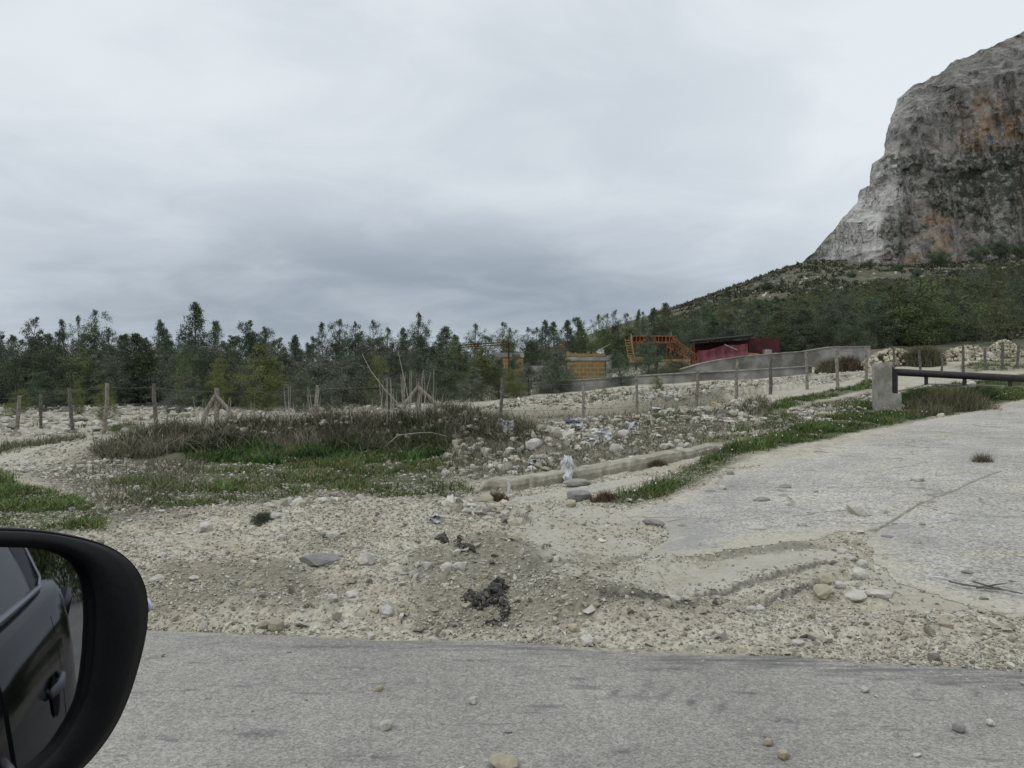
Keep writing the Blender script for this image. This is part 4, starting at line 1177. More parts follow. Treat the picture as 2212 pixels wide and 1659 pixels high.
# rusty frame: a double beam on posts
fr0 = at(1098, 812, 41)
fr = thing('rusty_frame', 'rusty iron frame with a long level beam above the green tree', 'frame', tuple(fr0))
a, b_ = at(990, 746, 41), at(1102, 739, 41)
mb = MB(); mb.plank(a, b_, .05, .10); mb.part('upper_beam', M_rust, fr, fr0)
mb = MB(); mb.plank(at(988, 751, 41), at(1096, 744, 41), .04, .06); mb.part('lower_beam', M_rust, fr, fr0)
for u, v0 in ((1099, 741), (992, 748)):
    mb = MB(); mb.box(pxx(u - 1.8, 41), pxx(u + 1.8, 41), 41.06, 41.14, pz(850, 41), pz(v0, 41)); mb.part('post', M_rust, fr, fr0)

# orange framework: raised hopper, ladder, sloping lattice
D3 = 42
k0 = at(1400, 800, D3)
cvy = thing('orange_framework', 'rusty orange loading framework with a sloping lattice and raised hopper', 'framework', tuple(k0))
mb = MB()
mb.box(*slab(1366, 1462, 725, 727, D3, D3 + 1.2)); mb.box(*slab(1366, 1462, 738, 740, D3, D3 + 1.2))
for i in range(13):
    u = 1366 + i * 8
    mb.box(*slab(u, u + 1.4, 727.1, 737.9, D3, D3 + .06))
mb.part('railing', M_orange, cvy, k0)
mb = MB(); mb.box(*slab(1366, 1390, 727.2, 737.5, D3 + .12, D3 + 1.1)); mb.box(*slab(1425, 1452, 727.2, 737.5, D3 + .12, D3 + 1.1)); mb.part('hopper', M_rust, cvy, k0)
for y in (D3, D3 + 1.1):
    for u in (1372, 1418, 1458):
        mb = MB(); mb.plank(at(u, 740, y), at(u + random.uniform(-3, 3), 800, y), .09, .09)
        mb.part('leg', M_rust, cvy, k0)
mb = MB()   # sloping lattice
for y in (D3 + .05, D3 + .9):
    A0, A1, B0, B1 = at(1452, 728, y), at(1512, 772, y), at(1440, 748, y), at(1508, 786, y)
    mb.plank(A0, A1, .05, .05); mb.plank(B0, B1, .05, .05)
    for i in range(11):
        f, g = i / 11, (i + 1) / 11
        mb.plank(A0.lerp(A1, f), B0.lerp(B1, g), .028, .028); mb.plank(B0.lerp(B1, f), A0.lerp(A1, g), .028, .028)
    for i in range(7):
        mb.plank(B0.lerp(B1, i / 7), at(1440 + i * 9, 792 + i * .4, y), .03, .03)
        mb.plank(B0.lerp(B1, (i + 1) / 7), at(1436 + i * 10, 790, y), .02, .02)
mb.part('sloping_lattice', M_orange, cvy, k0)
mb = MB()
for y in (D3 - .3, D3 - .05):
    mb.plank(at(1362 if y < D3 - .2 else 1364, 730, y), at(1372, 782, y), .04, .04)
mb.plank(at(1350, 732, D3 - .2), at(1358, 776, D3 - .2), .035, .035)
for i in range(8):
    f = i / 7.5
    mb.plank(at(1351 + f * 8, 735 + f * 42, D3 - .2), at(1363 + f * 8, 735 + f * 42, D3 - .2), .035, .05)
mb.part('ladder', M_ochre, cvy, k0)
mb = MB(); mb.box(*slab(1362, 1394, 771, 783, D3 - .6, D3 - .2)); mb.part('base_crate', M_ochre, cvy, k0)
mb = MB(); mb.box(*slab(1432, 1470, 776, 780, D3 - .6, D3 - .3)); mb.part('base_beam', M_ochre, cvy, k0)
mb = MB(); mb.plank(at(1449.5, 716, D3), at(1449.5, 728, D3), .03, .03); mb.plank(at(1363, 722, D3), at(1365, 732, D3), .05, .05); mb.part('stub_pole', M_conc, cvy, k0)

# dark red shed
D4 = 46
s0 = at(1590, 778, D4)
shed = thing('red_shed', 'low dark red sheet-metal shed with a black roof and faded red netting', 'shed', tuple(s0))
def quad(name, pts, m_, dep=.12, par=shed, og=s0):
    mb = MB(); n = len(pts)
    V = [tuple(p) for p in pts] + [(p.x, p.y + dep, p.z) for p in pts]
    mb.add(V, [tuple(range(n)), tuple(range(2 * n - 1, n - 1, -1))] + [(i, i + n, (i + 1) % n + n, (i + 1) % n) for i in range(n)])
    return mb.part(name, m_, par, og)
quad('rear_wall', [at(1496, 742, D4 + 2.5), at(1683, 730, D4 + 2.5), at(1690, 790, D4 + 2.5), at(1490, 800, D4 + 2.5)], M_redsheet)
mb = MB()
R1, R2, R3, R4 = at(1488, 742, D4 - .3), at(1622, 729, D4 - .3), at(1628, 726, D4 + 2.6), at(1494, 738, D4 + 2.6)
mb.add([R1, R2, R3, R4] + [p + Vector((0, 0, .12)) for p in (R1, R2, R3, R4)], [(3, 2, 1, 0), (4, 5, 6, 7), (0, 1, 5, 4), (1, 2, 6, 5), (2, 3, 7, 6), (3, 0, 4, 7)])
mb.part('roof', M_roofsheet, shed, s0)
quad('side_wall', [at(1617, 732, D4 + .3), at(1684, 729, D4 + .3), at(1682, 764, D4 + .3), at(1617, 762, D4 + .3)], M_redsheet)
nt = []
NX, NZ = 40, 10
for jz in range(NZ):
    for ix in range(NX):
        f, g = ix / (NX - 1), jz / (NZ - 1)
        u = 1508 + f * 108
        vt = 757 - f * 17 + 2 * math.sin(f * 9); vb_ = 790 - f * 18
        p = at(u, vt + (vb_ - vt) * g, D4 - .05)
        p.y += .10 * math.sin(f * 34) * (1 - .5 * g) - .16 * (g > .62)
        nt.append(p)
mb = MB(); mb.add(nt, [(j * NX + i, j * NX + i + 1, (j + 1) * NX + i + 1, (j + 1) * NX + i) for j in range(NZ - 1) for i in range(NX - 1)])
no = mb.part('netting', M_pink, shed, s0, True)
quad('lower_band', [at(1508, 778, D4 + .12), at(1617, 763, D4 + .12), at(1617, 779, D4 + .12), at(1508, 796, D4 + .12)], M_redsheet, .08)
quad('ochre_panel', [at(1617.5, 762.5, D4 + .1), at(1636, 763, D4 + .1), at(1651, 768, D4 + .1), at(1650, 782, D4 + .1), at(1617.5, 782, D4 + .1)], M_ochre, .1)
mb = MB(); mb.plank(at(1565, 744, D4 - .35), at(1593, 756, D4 - .35), .05, .05); mb.part('prop_pole', M_conc, shed, s0)
mb = MB()
for u in (1500, 1508):
    mb.plank(at(u - 2, 736 + (u - 1500) * 3, D4 - .3), at(u + 1, 800, D4 - .3), .07, .07)
mb.part('corner_posts', M_rust, shed, s0)
for u0, u1, v0, lab in ((1653, 1668, 755, 'tall pale concrete block pillar at the end of the red shed'), (1673, 1695, 762, 'short wide concrete block right of the pillar by the red shed'), (1728, 1744, 762, 'small concrete block on the wall behind the terrace')):
    mb = MB(); mb.box(*slab(u0, u1, v0, 792, D4 - .2, D4 + .3)); ob = mb.top('concrete_block', M_conc, (pxx((u0 + u1) / 2, D4), D4, pz(792, D4)), lab, 'block')
    bevel_mesh(ob.data, .02, 1)


# ================================================================== LOOSE STONES
PEB = [hull(9, 100 + i, (1, random.uniform(.7, 1), random.uniform(.5, .8)), .25) for i in range(8)]
STN = [hull(16, 200 + i, (1, random.uniform(.65, 1), random.uniform(.5, .85)), .22) for i in range(10)]
def stone_tint(n, pale=.5):
    a = RNG.random((n, 1))
    base = np.where(a < pale, 1, 0) * np.array([.455, .437, .38]) + np.where(a >= pale, 1, 0) * np.array([.345, .315, .25])
    dk = RNG.random((n, 1)) < .10
    base = np.where(dk, np.array([.19, .175, .15]), base)
    return base * RNG.uniform(.66, 1.15, (n, 1))
def stone_field(name, label, P2, size, protos, pale=.5, sink=.25):
    z = z_fn(P2[:, 0], P2[:, 1])
    z = np.where((P2[:, 1] < road_edge(P2[:, 0])) & (P2[:, 1] < 6), .004, z)
    n = len(P2)
    S = size[:, None] * RNG.uniform(.75, 1.25, (n, 3))
    R = np.einsum('nij,njk->nik', rotz(RNG.random(n) * 6.28), rotmats(n, RNG))
    m = RNG.random(n) < .7
    R[m] = rotz(RNG.random(n) * 6.28)[m]
    P = np.stack([P2[:, 0], P2[:, 1], z + size * (.55 - sink)], 1)
    V, Fq, C = scatter(protos, P, S, R, stone_tint(n, pale))
    return link(name, mesh_np(name, V, Fq, M_stone, False, {'tint': C}), label=label, kind='stuff')

# gravel on the verge by the road
n = 150000
y = 3.35 + 6.5 * RNG.random(n) ** 1.25
x = (RNG.random(n) * 1.5 - .72) * (y + .4)
e_ = y - road_edge(x)
dmask = np.maximum(np.maximum(pmask(x, y, DRIVE, .45), pmask(x, y, APRON, .2)), pmask(x, y, MIDSLAB, .3))
fm = np.max([pmask(x, y, P, .2) for P in FINEP], 0)
gm_ = cover(x, y, GRASS)
cl_ = fbm(x * 1.4, y * 1.4, 3, 3)
keep = (e_ > -.015 - .30 * np.clip(fbm(x * 1.5, 2.2, 81, 4) - .05, 0, 1) * RNG.random(n) ** 2) & (RNG.random(n) < (1 - .955 * dmask ** 2.5) * (1 - .80 * fm) * (1 - .6 * gm_) * np.clip(.66 + .7 * cl_, .12, 1))
x, y = x[keep], y[keep]
size = .004 + .009 * RNG.random(len(x)) ** 3 + .0006 * y
big = RNG.random(len(x)) < .012
size = np.where(big, size * RNG.uniform(1.6, 3.2, len(x)), size)
n = 5200
y2 = 3.5 + 4.6 * RNG.random(n) ** 1.2; x2 = (RNG.random(n) * 1.5 - .72) * (y2 + .4)
dm2 = np.maximum(np.maximum(pmask(x2, y2, DRIVE, .3), pmask(x2, y2, APRON, .2)), pmask(x2, y2, MIDSLAB, .2))
k2 = (y2 - road_edge(x2) > .02) & (RNG.random(n) < np.clip(.45 + 1.3 * fbm(x2 * 1.1, y2 * 1.1, 51, 3), .03, 1) * (1 - .9 * dm2))
x, y = np.concatenate([x, x2[k2]]), np.concatenate([y, y2[k2]])
size = np.concatenate([size, .010 + .030 * RNG.random(k2.sum()) ** 3.0])
stone_field('gravel', 'pale loose gravel strewn over the road verge', np.stack([x, y], 1), size, PEB, .45)
# pieces strewn on road and driveway
n = 2600
y = 1.9 + 8 * RNG.random(n) ** 1.3; x = (RNG.random(n) * 1.4 - .66) * y
dmask = np.maximum(pmask(x, y, DRIVE, .1), pmask(x, y, MIDSLAB, .1))
on = (y < road_edge(x)) & (RNG.random(n) < np.where(y > road_edge(x) - .25, .9, .16)) | (dmask > .5)
x, y = x[on], y[on]
stone_field('grit', 'small chips of stone scattered on the asphalt and driveway', np.stack([x, y], 1), .004 + .012 * RNG.random(len(x)) ** 4 + .0006 * y, PEB, .6)
# rubble in the fields
def in_poly(P, n, soft=0):
    P_ = np.array(P); out = np.zeros((0, 2))
    while len(out) < n:
        q = P_.min(0) + RNG.random((n * 2, 2)) * (P_.max(0) - P_.min(0))
        out = np.concatenate([out, q[inside(q[:, 0], q[:, 1], P)]])
    return out[:n]
LEFTF = RUB[0][0]
q1 = in_poly(LEFTF, 5200); q2 = in_poly(DEBRIS, 2300); q3 = in_poly(TERR, 5200)
q4 = in_poly(poly([(100, 1010), (330, 1000), (960, 985), (980, 1040), (900, 1085), (600, 1095), (320, 1130), (230, 1130), (150, 1070)]), 2000)
q5 = in_poly(poly([(0, 1000), (180, 960), (230, 985), (330, 1010), (200, 1040), (100, 1045), (0, 1020)]), 1500)
q6 = in_poly(poly([(1560, 945), (1640, 900), (1880, 850), (1890, 880), (1740, 920), (1640, 945)]), 900)
q7 = in_poly(poly([(950, 1075), (1070, 1090), (1130, 1145), (1000, 1140), (860, 1110), (560, 1130), (560, 1110)]), 700)
def sz(n, a, b_, p=2.5): return a + (b_ - a) * RNG.random(n) ** p
Q_ = np.concatenate([q1, q2, q3, q4, q5, q6, q7])
S_ = np.concatenate([sz(len(q1), .04, .17), sz(len(q2), .03, .11), sz(len(q3), .03, .09), sz(len(q4), .010, .032), sz(len(q5), .015, .05), sz(len(q6), .025, .08), sz(len(q7), .015, .06)])
S_ *= np.clip(.55 + .8 * (fbm(Q_[:, 0] * .7, Q_[:, 1] * .7, 6, 3) + .5), .5, 1.5)
stone_field('rubble', 'pale broken limestone rubble covering the field and bank', Q_, S_, STN, .55, .3)

# rubble heaps by the upper wall
def heap(label, u, v, d, wu, hv, n, size, seed):
    r = np.random.default_rng(seed)
    c = at(u, v, d); c.z = zone(c.x, c.y)
    rx, hz = wu / F * d / 2, hv / F * d
    a = r.random(n) * 6.283; q = np.sqrt(r.random(n))
    px_, py_ = np.cos(a) * q * rx, np.sin(a) * q * rx * .6
    pz_ = hz * (1 - q ** 1.6) * r.uniform(.6, 1.0, n)
    m = r.random(n) < .8
    pz_ = np.where(m, hz * (1 - q ** 1.6), pz_)
    S = np.repeat(sz(n, size * .5, size * 1.5, 1.6)[:, None], 3, 1) * r.uniform(.75, 1.2, (n, 3))
    V, Fq, C = scatter(STN, np.stack([px_, py_, pz_], 1), S, rotmats(n, r), stone_tint(n, .62) * np.array([1.0, .97, .88]))
    return link('rubble_heap', mesh_np('rubble_heap', V, Fq, M_stone, False, {'tint': C}), tuple(c), None, label, 'rubble heap')
heap('heap of pale limestone blocks left of the green bush, behind the pillar', 1928, 788, 38, 138, 36, 560, .13, 5)
heap('long low heap of pale rubble right of the green bush', 2090, 778, 40, 130, 32, 480, .12, 6)
heap('smooth pale heap of sand and stones near the right frame edge', 2168, 775, 41, 96, 38, 1200, .06, 7)


# ================================================================== VEGETATION ON THE GROUND
def blades(name, label, P2, hgt, wid, cols, lean=.5, mat_=None, segs=2, kind='stuff', curl=.6):
    """tapering blades standing on the land"""
    n = len(P2)
    z = z_fn(P2[:, 0], P2[:, 1]) - .01
    a = RNG.random(n) * 6.283; b_ = RNG.random(n) * 6.283
    ln = lean * RNG.random(n) ** .7
    dx, dy = np.cos(a) * ln, np.sin(a) * ln
    wx, wy = np.cos(b_), np.sin(b_)
    Vs = []
    for k in range(segs + 1):
        f = k / segs
        w_ = wid * (1 - f * .85) / 2
        px_ = P2[:, 0] + dx * hgt * f ** (1 + curl); py_ = P2[:, 1] + dy * hgt * f ** (1 + curl)
        pz_ = z + hgt * f * np.sqrt(np.clip(1 - (ln * f) ** 2 * .6, .2, 1))
        Vs += [np.stack([px_ - wx * w_, py_ - wy * w_, pz_], 1), np.stack([px_ + wx * w_, py_ + wy * w_, pz_], 1)]
    V = np.stack(Vs, 1)
    m = V.shape[1]
    base_ = (np.arange(n) * m)[:, None]
    Fq = np.concatenate([base_ + np.array([[2 * k, 2 * k + 1, 2 * k + 3, 2 * k + 2]]) for k in range(segs)], 0)
    C = np.repeat(cols, m, 0)
    return mesh_np(name, V.reshape(-1, 3), Fq, mat_ or M_blade, False, {'tint': C})

def green(n, dry=.15):
    c = np.array([.058, .094, .026]) * RNG.uniform(.55, 1.5, (n, 1)) * np.where(RNG.random((n, 1)) < .3, np.array([[1.35, 1.1, .9]]), 1)
    d = RNG.random((n, 1)) < dry
    return np.where(d, np.array([.17, .155, .085]) * RNG.uniform(.6, 1.2, (n, 1)), c)

DENS = [1100, 340, 420, 480, 560, 130, 110, 140, 60, 30, 8, 110, 160]
GP = []
GH = []
GC = []
for (P, wgt, soft), dn in zip(GRASS, DENS):
    A_ = abs(sum(P[i][0] * P[(i + 1) % len(P)][1] - P[(i + 1) % len(P)][0] * P[i][1] for i in range(len(P)))) / 2
    n = int(min(A_ * dn, 16000))
    q = in_poly(P, n)
    d_, s__ = seg_dist(q[:, 0], q[:, 1], P, True)
    pat = fbm(q[:, 0] * 1.5, q[:, 1] * 1.5, 8, 3)
    thr = .85 if wgt >= .9 else (.42 if wgt > .5 else .05)
    if P is GRASS[0][0]: thr = 1.25
    kp = RNG.random(n) < np.clip((thr + pat * 1.5) * sstep(d_, -.05, .25), .02, 1)
    q = q[kp]
    GP.append(q)
    hh_ = RNG.uniform(.03, .10, len(q)) * np.clip(.8 + .7 * pat[kp], .4, 1.5) * np.clip(q[:, 1].mean() / 10, .8, 1.5)
    GH.append(hh_)
    GC.append((1.25 if P is GRASS[0][0] else 1.0) * green(len(q), .14 if wgt >= .9 else .34) * np.clip(.95 + .6 * pat[kp], .5, 1.5)[:, None])
# each point becomes a little tuft
def tufts(P, Hh, C, k, spread):
    P = np.repeat(P, k, 0) + RNG.normal(0, spread, (len(P) * k, 2)); Hh = np.repeat(Hh, k) * RNG.uniform(.6, 1.2, len(P)); C = np.repeat(C, k, 0) * RNG.uniform(.75, 1.25, (len(P), 1))
    return P, Hh, C
gp, gh, gc = tufts(np.concatenate(GP), np.concatenate(GH), np.concatenate(GC), 5, .045)
me = blades('grass', '', gp, gh, .006 + .0009 * gp[:, 1], gc, 1.0)
link('grass', me, label='short green grass growing in patches on the bank and driveway edge', kind='stuff')
# tiny white flowers in the grass strip
q = in_poly(GRASS[4][0], 130)
zf = z_fn(q[:, 0], q[:, 1]) + .12
V, Fq, C = scatter([hull(8, 5)], np.stack([q[:, 0], q[:, 1], zf], 1), np.full((len(q), 3), .012), rotmats(len(q), RNG), np.full((len(q), 3), .7))
link('wild_flowers', mesh_np('wild_flowers', V, Fq, M_stone, False, {'tint': C}), label='tiny white wild flowers dotted in the driveway grass', kind='stuff')

# lush leafy weeds on the front of the mound
LUSH = in_poly(polym([(395, 995), (405, 965), (480, 945), (600, 965), (700, 972), (790, 930), (900, 915), (955, 935), (970, 970), (955, 990), (700, 1000), (520, 1002)]), 15000)
pat = fbm(LUSH[:, 0] * 1.3, LUSH[:, 1] * 1.3, 12, 3)
LUSH = LUSH[RNG.random(len(LUSH)) < np.clip(.62 + 1.5 * pat, .04, 1)]
me = blades('weeds', '', LUSH, RNG.uniform(.06, .20, len(LUSH)), .022, np.array([.042, .080, .020]) * RNG.uniform(.45, 1.6, (len(LUSH), 1)) * np.clip(1 + .9 * fbm(LUSH[:, 0] * 2.5, LUSH[:, 1] * 2.5, 91, 3), .5, 1.6)[:, None], .9)
link('weeds', me, label='lush dark green weeds covering the front of the brush mound', kind='stuff')

# dry brush on the mound, cut bank and littered slope
def brush(P, n, hlo, hhi, lean=.95):
    q = in_poly(P, n)
    pat = fbm(q[:, 0] * 1.1, q[:, 1] * 1.1, 21, 3)
    q = q[RNG.random(n) < np.clip(.85 + .9 * pat, .30, 1)]
    return q, RNG.uniform(hlo, hhi, len(q)), lean
bq, bh = [], []
for P, n, lo, hi in ((polym([(190, 975), (340, 930), (480, 892), (980, 880), (1080, 900), (1170, 940), (1140, 965), (1010, 955), (960, 975), (640, 968), (400, 975), (240, 1000)]), 26000, .09, .34),
                     (DEBRIS, 15000, .04, .17), (poly([(960, 985), (1010, 945), (1160, 945), (1180, 975), (1100, 1010), (1000, 1035), (950, 1025)]), 2600, .08, .28),
                     (poly([(1590, 880), (1640, 860), (1680, 880), (1640, 905), (1590, 915)]), 900, .15, .4), (poly([(1120, 905), (1260, 897), (1500, 872), (1560, 860), (1580, 872), (1400, 895), (1250, 908)]), 1500, .05, .2),
                     (poly([(130, 1020), (330, 1000), (450, 1000), (420, 1060), (300, 1130), (240, 1110)]), 3200, .04, .18), (poly([(1640, 940), (1600, 905), (1880, 850), (1880, 872), (1740, 912)]), 4200, .04, .14),
                     (poly([(-100, 985), (0, 962), (190, 945), (180, 955), (120, 975), (0, 988)]), 2200, .08, .26)):
    q, h_, _l = brush(P, n, lo, hi); bq.append(q); bh.append(h_)
bq, bh = np.concatenate(bq), np.concatenate(bh)
cb_ = np.where(RNG.random((len(bq), 1)) < .66, np.array([.090, .088, .054]), np.array([.23, .215, .15])) * RNG.uniform(.55, 1.35, (len(bq), 1))
me = blades('dry_brush', '', bq, bh, .006 + .0005 * bq[:, 1], cb_, 1.7, M_dry, 2)
link('dry_brush', me, label='tangled grey brown dry brush over the mound and bank', kind='stuff')
MQ = in_poly(polym([(200, 978), (340, 925), (480, 888), (980, 875), (1080, 900), (1170, 940), (1140, 965), (1010, 955), (960, 985), (640, 975), (400, 985), (240, 1000)]), 1500)
pat = fbm(MQ[:, 0] * 1.6, MQ[:, 1] * 1.6, 71, 3); MQ = MQ[RNG.random(len(MQ)) < np.clip(.5 + 1.4 * pat, .05, 1)]
me = blades('dead_twigs', '', MQ, RNG.uniform(.25, .62, len(MQ)), .012, np.where(RNG.random((len(MQ), 1)) < .6, np.array([.27, .25, .20]), np.array([.14, .125, .095])) * RNG.uniform(.7, 1.2, (len(MQ), 1)), 1.9, M_dry, 3, curl=.15)
link('dead_twigs', me, label='bleached dead twigs tangled through the brush mound', kind='stuff')
MS = in_poly(polym([(420, 935), (480, 892), (980, 878), (1060, 905), (1100, 950), (1000, 940), (700, 930), (500, 945)]), 420)
stone_field('stone_litter', 'white stones showing through the top of the brush mound', MS, sz(len(MS), .02, .08), STN, .7, -.25)
# small low weeds on the terrace and far field
tq = np.concatenate([in_poly(TERR, 500), in_poly(RUB[0][0], 500)])
pat = fbm(tq[:, 0] * .6, tq[:, 1] * .6, 30, 3); tq = tq[pat > .05]
gp, gh, gc = tufts(tq, RNG.uniform(.06, .18, len(tq)), green(len(tq), .4) * .9, 9, .07)
link('low_weeds', blades('low_weeds', '', gp, gh, .03, gc, .9), label='sparse low weeds dotted over the terrace gravel', kind='stuff')
# hill ground cover
hq = []
n = 9000
u_ = RNG.uniform(1400, 2400, n); d_ = np.exp(RNG.uniform(np.log(60), np.log(325), n)); hx = (u_ - CX) / F * d_
pat = fbm(hx / 16, d_ / 16, 3, 4); kp = pat > -.25
hx, d_ = hx[kp], d_[kp]
gp, gh, gc = tufts(np.stack([hx, d_], 1), RNG.uniform(.3, 1.0, len(hx)) * np.clip(d_ / 200, .35, 1.2), np.array([.052, .055, .032]) * RNG.uniform(.5, 1.5, (len(hx), 1)), 8, .45)
link('hill_scrub', blades('hill_scrub', '', gp, gh, .16 + .0012 * gp[:, 1], gc, 1.0), label='low dark scrub covering the slope below the cliff', kind='stuff')
hq = in_poly(poly([(1560, 640), (1720, 590), (1900, 590), (2212, 560), (2212, 600), (1900, 625), (1700, 650)]), 420)
stone_field('scree', 'pale stones lying on the slope below the cliff', hq, sz(len(hq), .15, .6, 3), STN, .6, .3)

# plants one can count
def bush(name, label, cat, u, v, hgt, n, spread, cols, wid, d=None, lean=.9, parts='foliage'):
    p = hit(u, v) if d is None else np.array([(u - CX) / F * d, d, 0])
    x, y = p[0], p[1]
    q = np.stack([x + np.clip(RNG.normal(0, .5, n), -.95, .95) * spread, y + np.clip(RNG.normal(0, .4, n), -.8, .8) * spread], 1)
    r_ = np.hypot(q[:, 0] - x, q[:, 1] - y) / spread
    hh_ = hgt * RNG.uniform(.55, 1.05, n) * np.clip(1.05 - .5 * r_ ** 2, .3, 1)
    me = blades(name, '', q, hh_, wid, cols(n), lean, M_dry, 3)
    zg = zone(x, y)
    co = np.empty(len(me.vertices) * 3, np.float32); me.vertices.foreach_get('co', co)
    co = co.reshape(-1, 3) - np.array([x, y, zg], np.float32); me.vertices.foreach_set('co', co.ravel())
    return link(name, me, (x, y, zg), None, label, cat)
col_sage = lambda n: np.where(RNG.random((n, 1)) < .6, np.array([.105, .105, .055]), np.array([.165, .15, .10])) * RNG.uniform(.5, 1.4, (n, 1))
col_brown = lambda n: np.array([.105, .075, .05]) * RNG.uniform(.5, 1.4, (n, 1))
col_green = lambda n: np.array([.04, .068, .022]) * RNG.uniform(.5, 1.5, (n, 1))
bush('dry_bush', 'large pale dry bush on the grass under the barrier pole', 'bush', 2050, 884, .62, 2600, .85, col_sage, .014)
bush('dry_bush', 'small low grey bush at the driveway edge left of the larger one', 'bush', 2012, 898, .30, 700, .45, col_sage, .012)
bush('green_bush', 'pale green rounded bush between the two rubble heaps', 'bush', 1995, 790, 1.05, 2600, .75, col_sage, .05, 37)
bush('brown_bush', 'reddish brown dry bush beside the end of the upper wall', 'bush', 1830, 800, .75, 1200, .6, col_brown, .04, 35)
bush('green_bush', 'grey green bush beside the brown bush near the upper wall', 'bush', 1795, 802, .7, 1200, .6, col_sage, .04, 35)
bush('green_bush', 'dark green weedy bush right of the concrete pillar', 'bush', 1985, 868, .42, 1600, .6, col_green, .02)
bush('green_bush', 'dark green bush under the far part of the barrier pole', 'bush', 2115, 862, .42, 1200, .45, col_green, .02)
bush('olive_bush', 'olive bush below the sloping orange lattice', 'bush', 1462, 800, .9, 1500, .8, col_sage, .05, 40.5)
bush('olive_bush', 'low olive bush between the orange framework and the upper wall', 'bush', 1428, 806, .7, 1300, .9, col_sage, .05, 39)
bush('dry_plant', 'single dry tuft growing alone on the driveway', 'plant', 2122, 1000, .17, 420, .11, col_sage, .006, lean=1.0)
bush('dry_plant', 'dark grey green cushion of weed on the gravel verge', 'plant', 568, 1126, .08, 800, .10, lambda n: np.array([.11, .125, .085]) * RNG.uniform(.7, 1.3, (n, 1)), .008)
bush('dry_plant', 'rust brown dry weed beside the tilted grey slab', 'plant', 1308, 1082, .13, 700, .15, col_brown, .007)
bush('dry_plant', 'brown dry weed at the near end of the low concrete wall', 'plant', 1072, 1086, .15, 520, .13, col_brown, .008)
bush('dry_plant', 'dark weed growing against the front of the low wall', 'plant', 1420, 1008, .12, 420, .13, col_brown, .009)
bush('dry_plant', 'tawny dry weed clump behind the dry stalks', 'plant', 690, 912, .30, 560, .26, lambda n: np.array([.20, .12, .055]) * RNG.uniform(.6, 1.3, (n, 1)), .014, d=20)

# tall dead canes
def cane(label, pts, d, r0, name='dead_cane', org=None):
    P = [at(u, v, d) for u, v in pts]
    mb = MB(); mb.tube(P, [r0 * .72 * (1 - .55 * i / (len(P) - 1)) for i in range(len(P))], 5)
    return mb.top(name, M_canes, tuple(P[0]), label, 'cane', 'dead canes on the brush mound')
M_canes = plain('bleached_cane', (.36, .33, .27), .2, 20, .8, .2, .2)
cane('longest dead cane, leaning far left out of the brush mound', [(948, 975), (925, 950), (880, 895), (830, 840), (800, 800), (782, 764)], 14.6, .016)
cane('tall dead cane standing nearly upright left of the second braced post', [(896, 950), (886, 890), (880, 850), (869, 800), (860, 760)], 14.6, .014)
cane('dead cane lying level across the green weeds', [(826, 970), (860, 940), (905, 935), (930, 934), (965, 942)], 13.4, .011)
cane('dead cane lying along the foot of the mound', [(700, 1000), (740, 990), (800, 972)], 13.2, .009)
cane('short dead cane leaning right out of the left brush', [(395, 1000), (440, 975), (470, 955)], 13.4, .010)
cane('dead cane leaning left beside the dry stalks', [(640, 980), (665, 958), (703, 930)], 15.0, .012)
cane('upright dead cane left of the dark tree', [(1122, 975), (1114, 950), (1109, 944)], 15.0, .010)
def stalks(label, u0, u1, vb, vt, d, n, seed):
    r = random.Random(seed)
    mb = MB()
    for i in range(n):
        u = r.uniform(u0, u1); top = vt + (vb - vt) * r.random() ** 1.5 * .75
        b0 = at(u, vb, d + r.uniform(-.3, .3)); t_ = at(u + r.gauss(0, 10), top, b0.y)
        mb.tube([b0, b0.lerp(t_, .5) + Vector((r.uniform(-.03, .03), 0, 0)), t_], [.007, .006, .003], 4)
    c = at((u0 + u1) / 2, vb, d)
    return mb.top('dry_stalks', M_canes, tuple(c), label, 'dry stalks', 'clumps of dry upright stalks on the mound')
stalks('clump of thin upright dry stalks left of the small fence stake', 622, 660, 975, 822, 14.6, 14, 1)
stalks('small clump of dry stalks around the small fence stake', 668, 690, 975, 836, 14.6, 8, 2)
stalks('dense clump of dry stalks between the two tall canes', 800, 862, 965, 815, 14.5, 22, 3)
stalks('dry stalks crowding the second braced post', 868, 950, 950, 795, 14.6, 22, 4)
stalks('dry stalks fallen round the first braced post', 425, 505, 950, 855, 14.4, 18, 5)
stalks('few dry stalks at the right shoulder of the mound', 975, 1005, 945, 850, 14.8, 6, 6)


# ================================================================== LITTER AND SINGLE ROCKS
p = hit0(1225, 1042, zc_fn)
sheet('plastic_bag', 'torn white plastic bag draped over the low concrete wall', (p[0], p[1] - .06, zone(p[0], p[1]) + .015), .15, .30, 11, cat='bag', depth=.08)
for u, v, wd, hg, sd, lab in ((1300, 965, 44, 34, 2, 'largest crumpled white plastic sheet in the bank litter'), (1276, 972, 26, 20, 4, 'crumpled white plastic beside the largest white sheet'), (1368, 938, 22, 22, 5, 'small white plastic bag below the third terrace stake'), (1098, 958, 26, 46, 6, 'ragged white plastic strip hanging down the end of the mound'), (1081, 928, 16, 22, 8, 'pale rag at the foot of the first terrace stake'),
                             (1252, 938, 30, 16, 9, 'flat white scrap left of the crumpled sheets'), (1420, 890, 30, 14, 12, 'pale plastic scrap by the yellow-green sapling'), (1150, 1018, 20, 18, 13, 'dirty white rag behind the near part of the low wall'), (1105, 1022, 20, 16, 14, 'grey-white bag scrap left of the dirty rag'), (940, 1120, 30, 15, 15, 'thin white plastic scrap on the verge gravel')):
    p = hit(u, v)
    sc_ = p[1] / F
    sheet('plastic_litter', lab, (p[0], p[1], p[2] - .02), wd * sc_ * .85, hg * sc_ * .85, sd, depth=.10 + wd * sc_ * .12, group='white plastic litter')
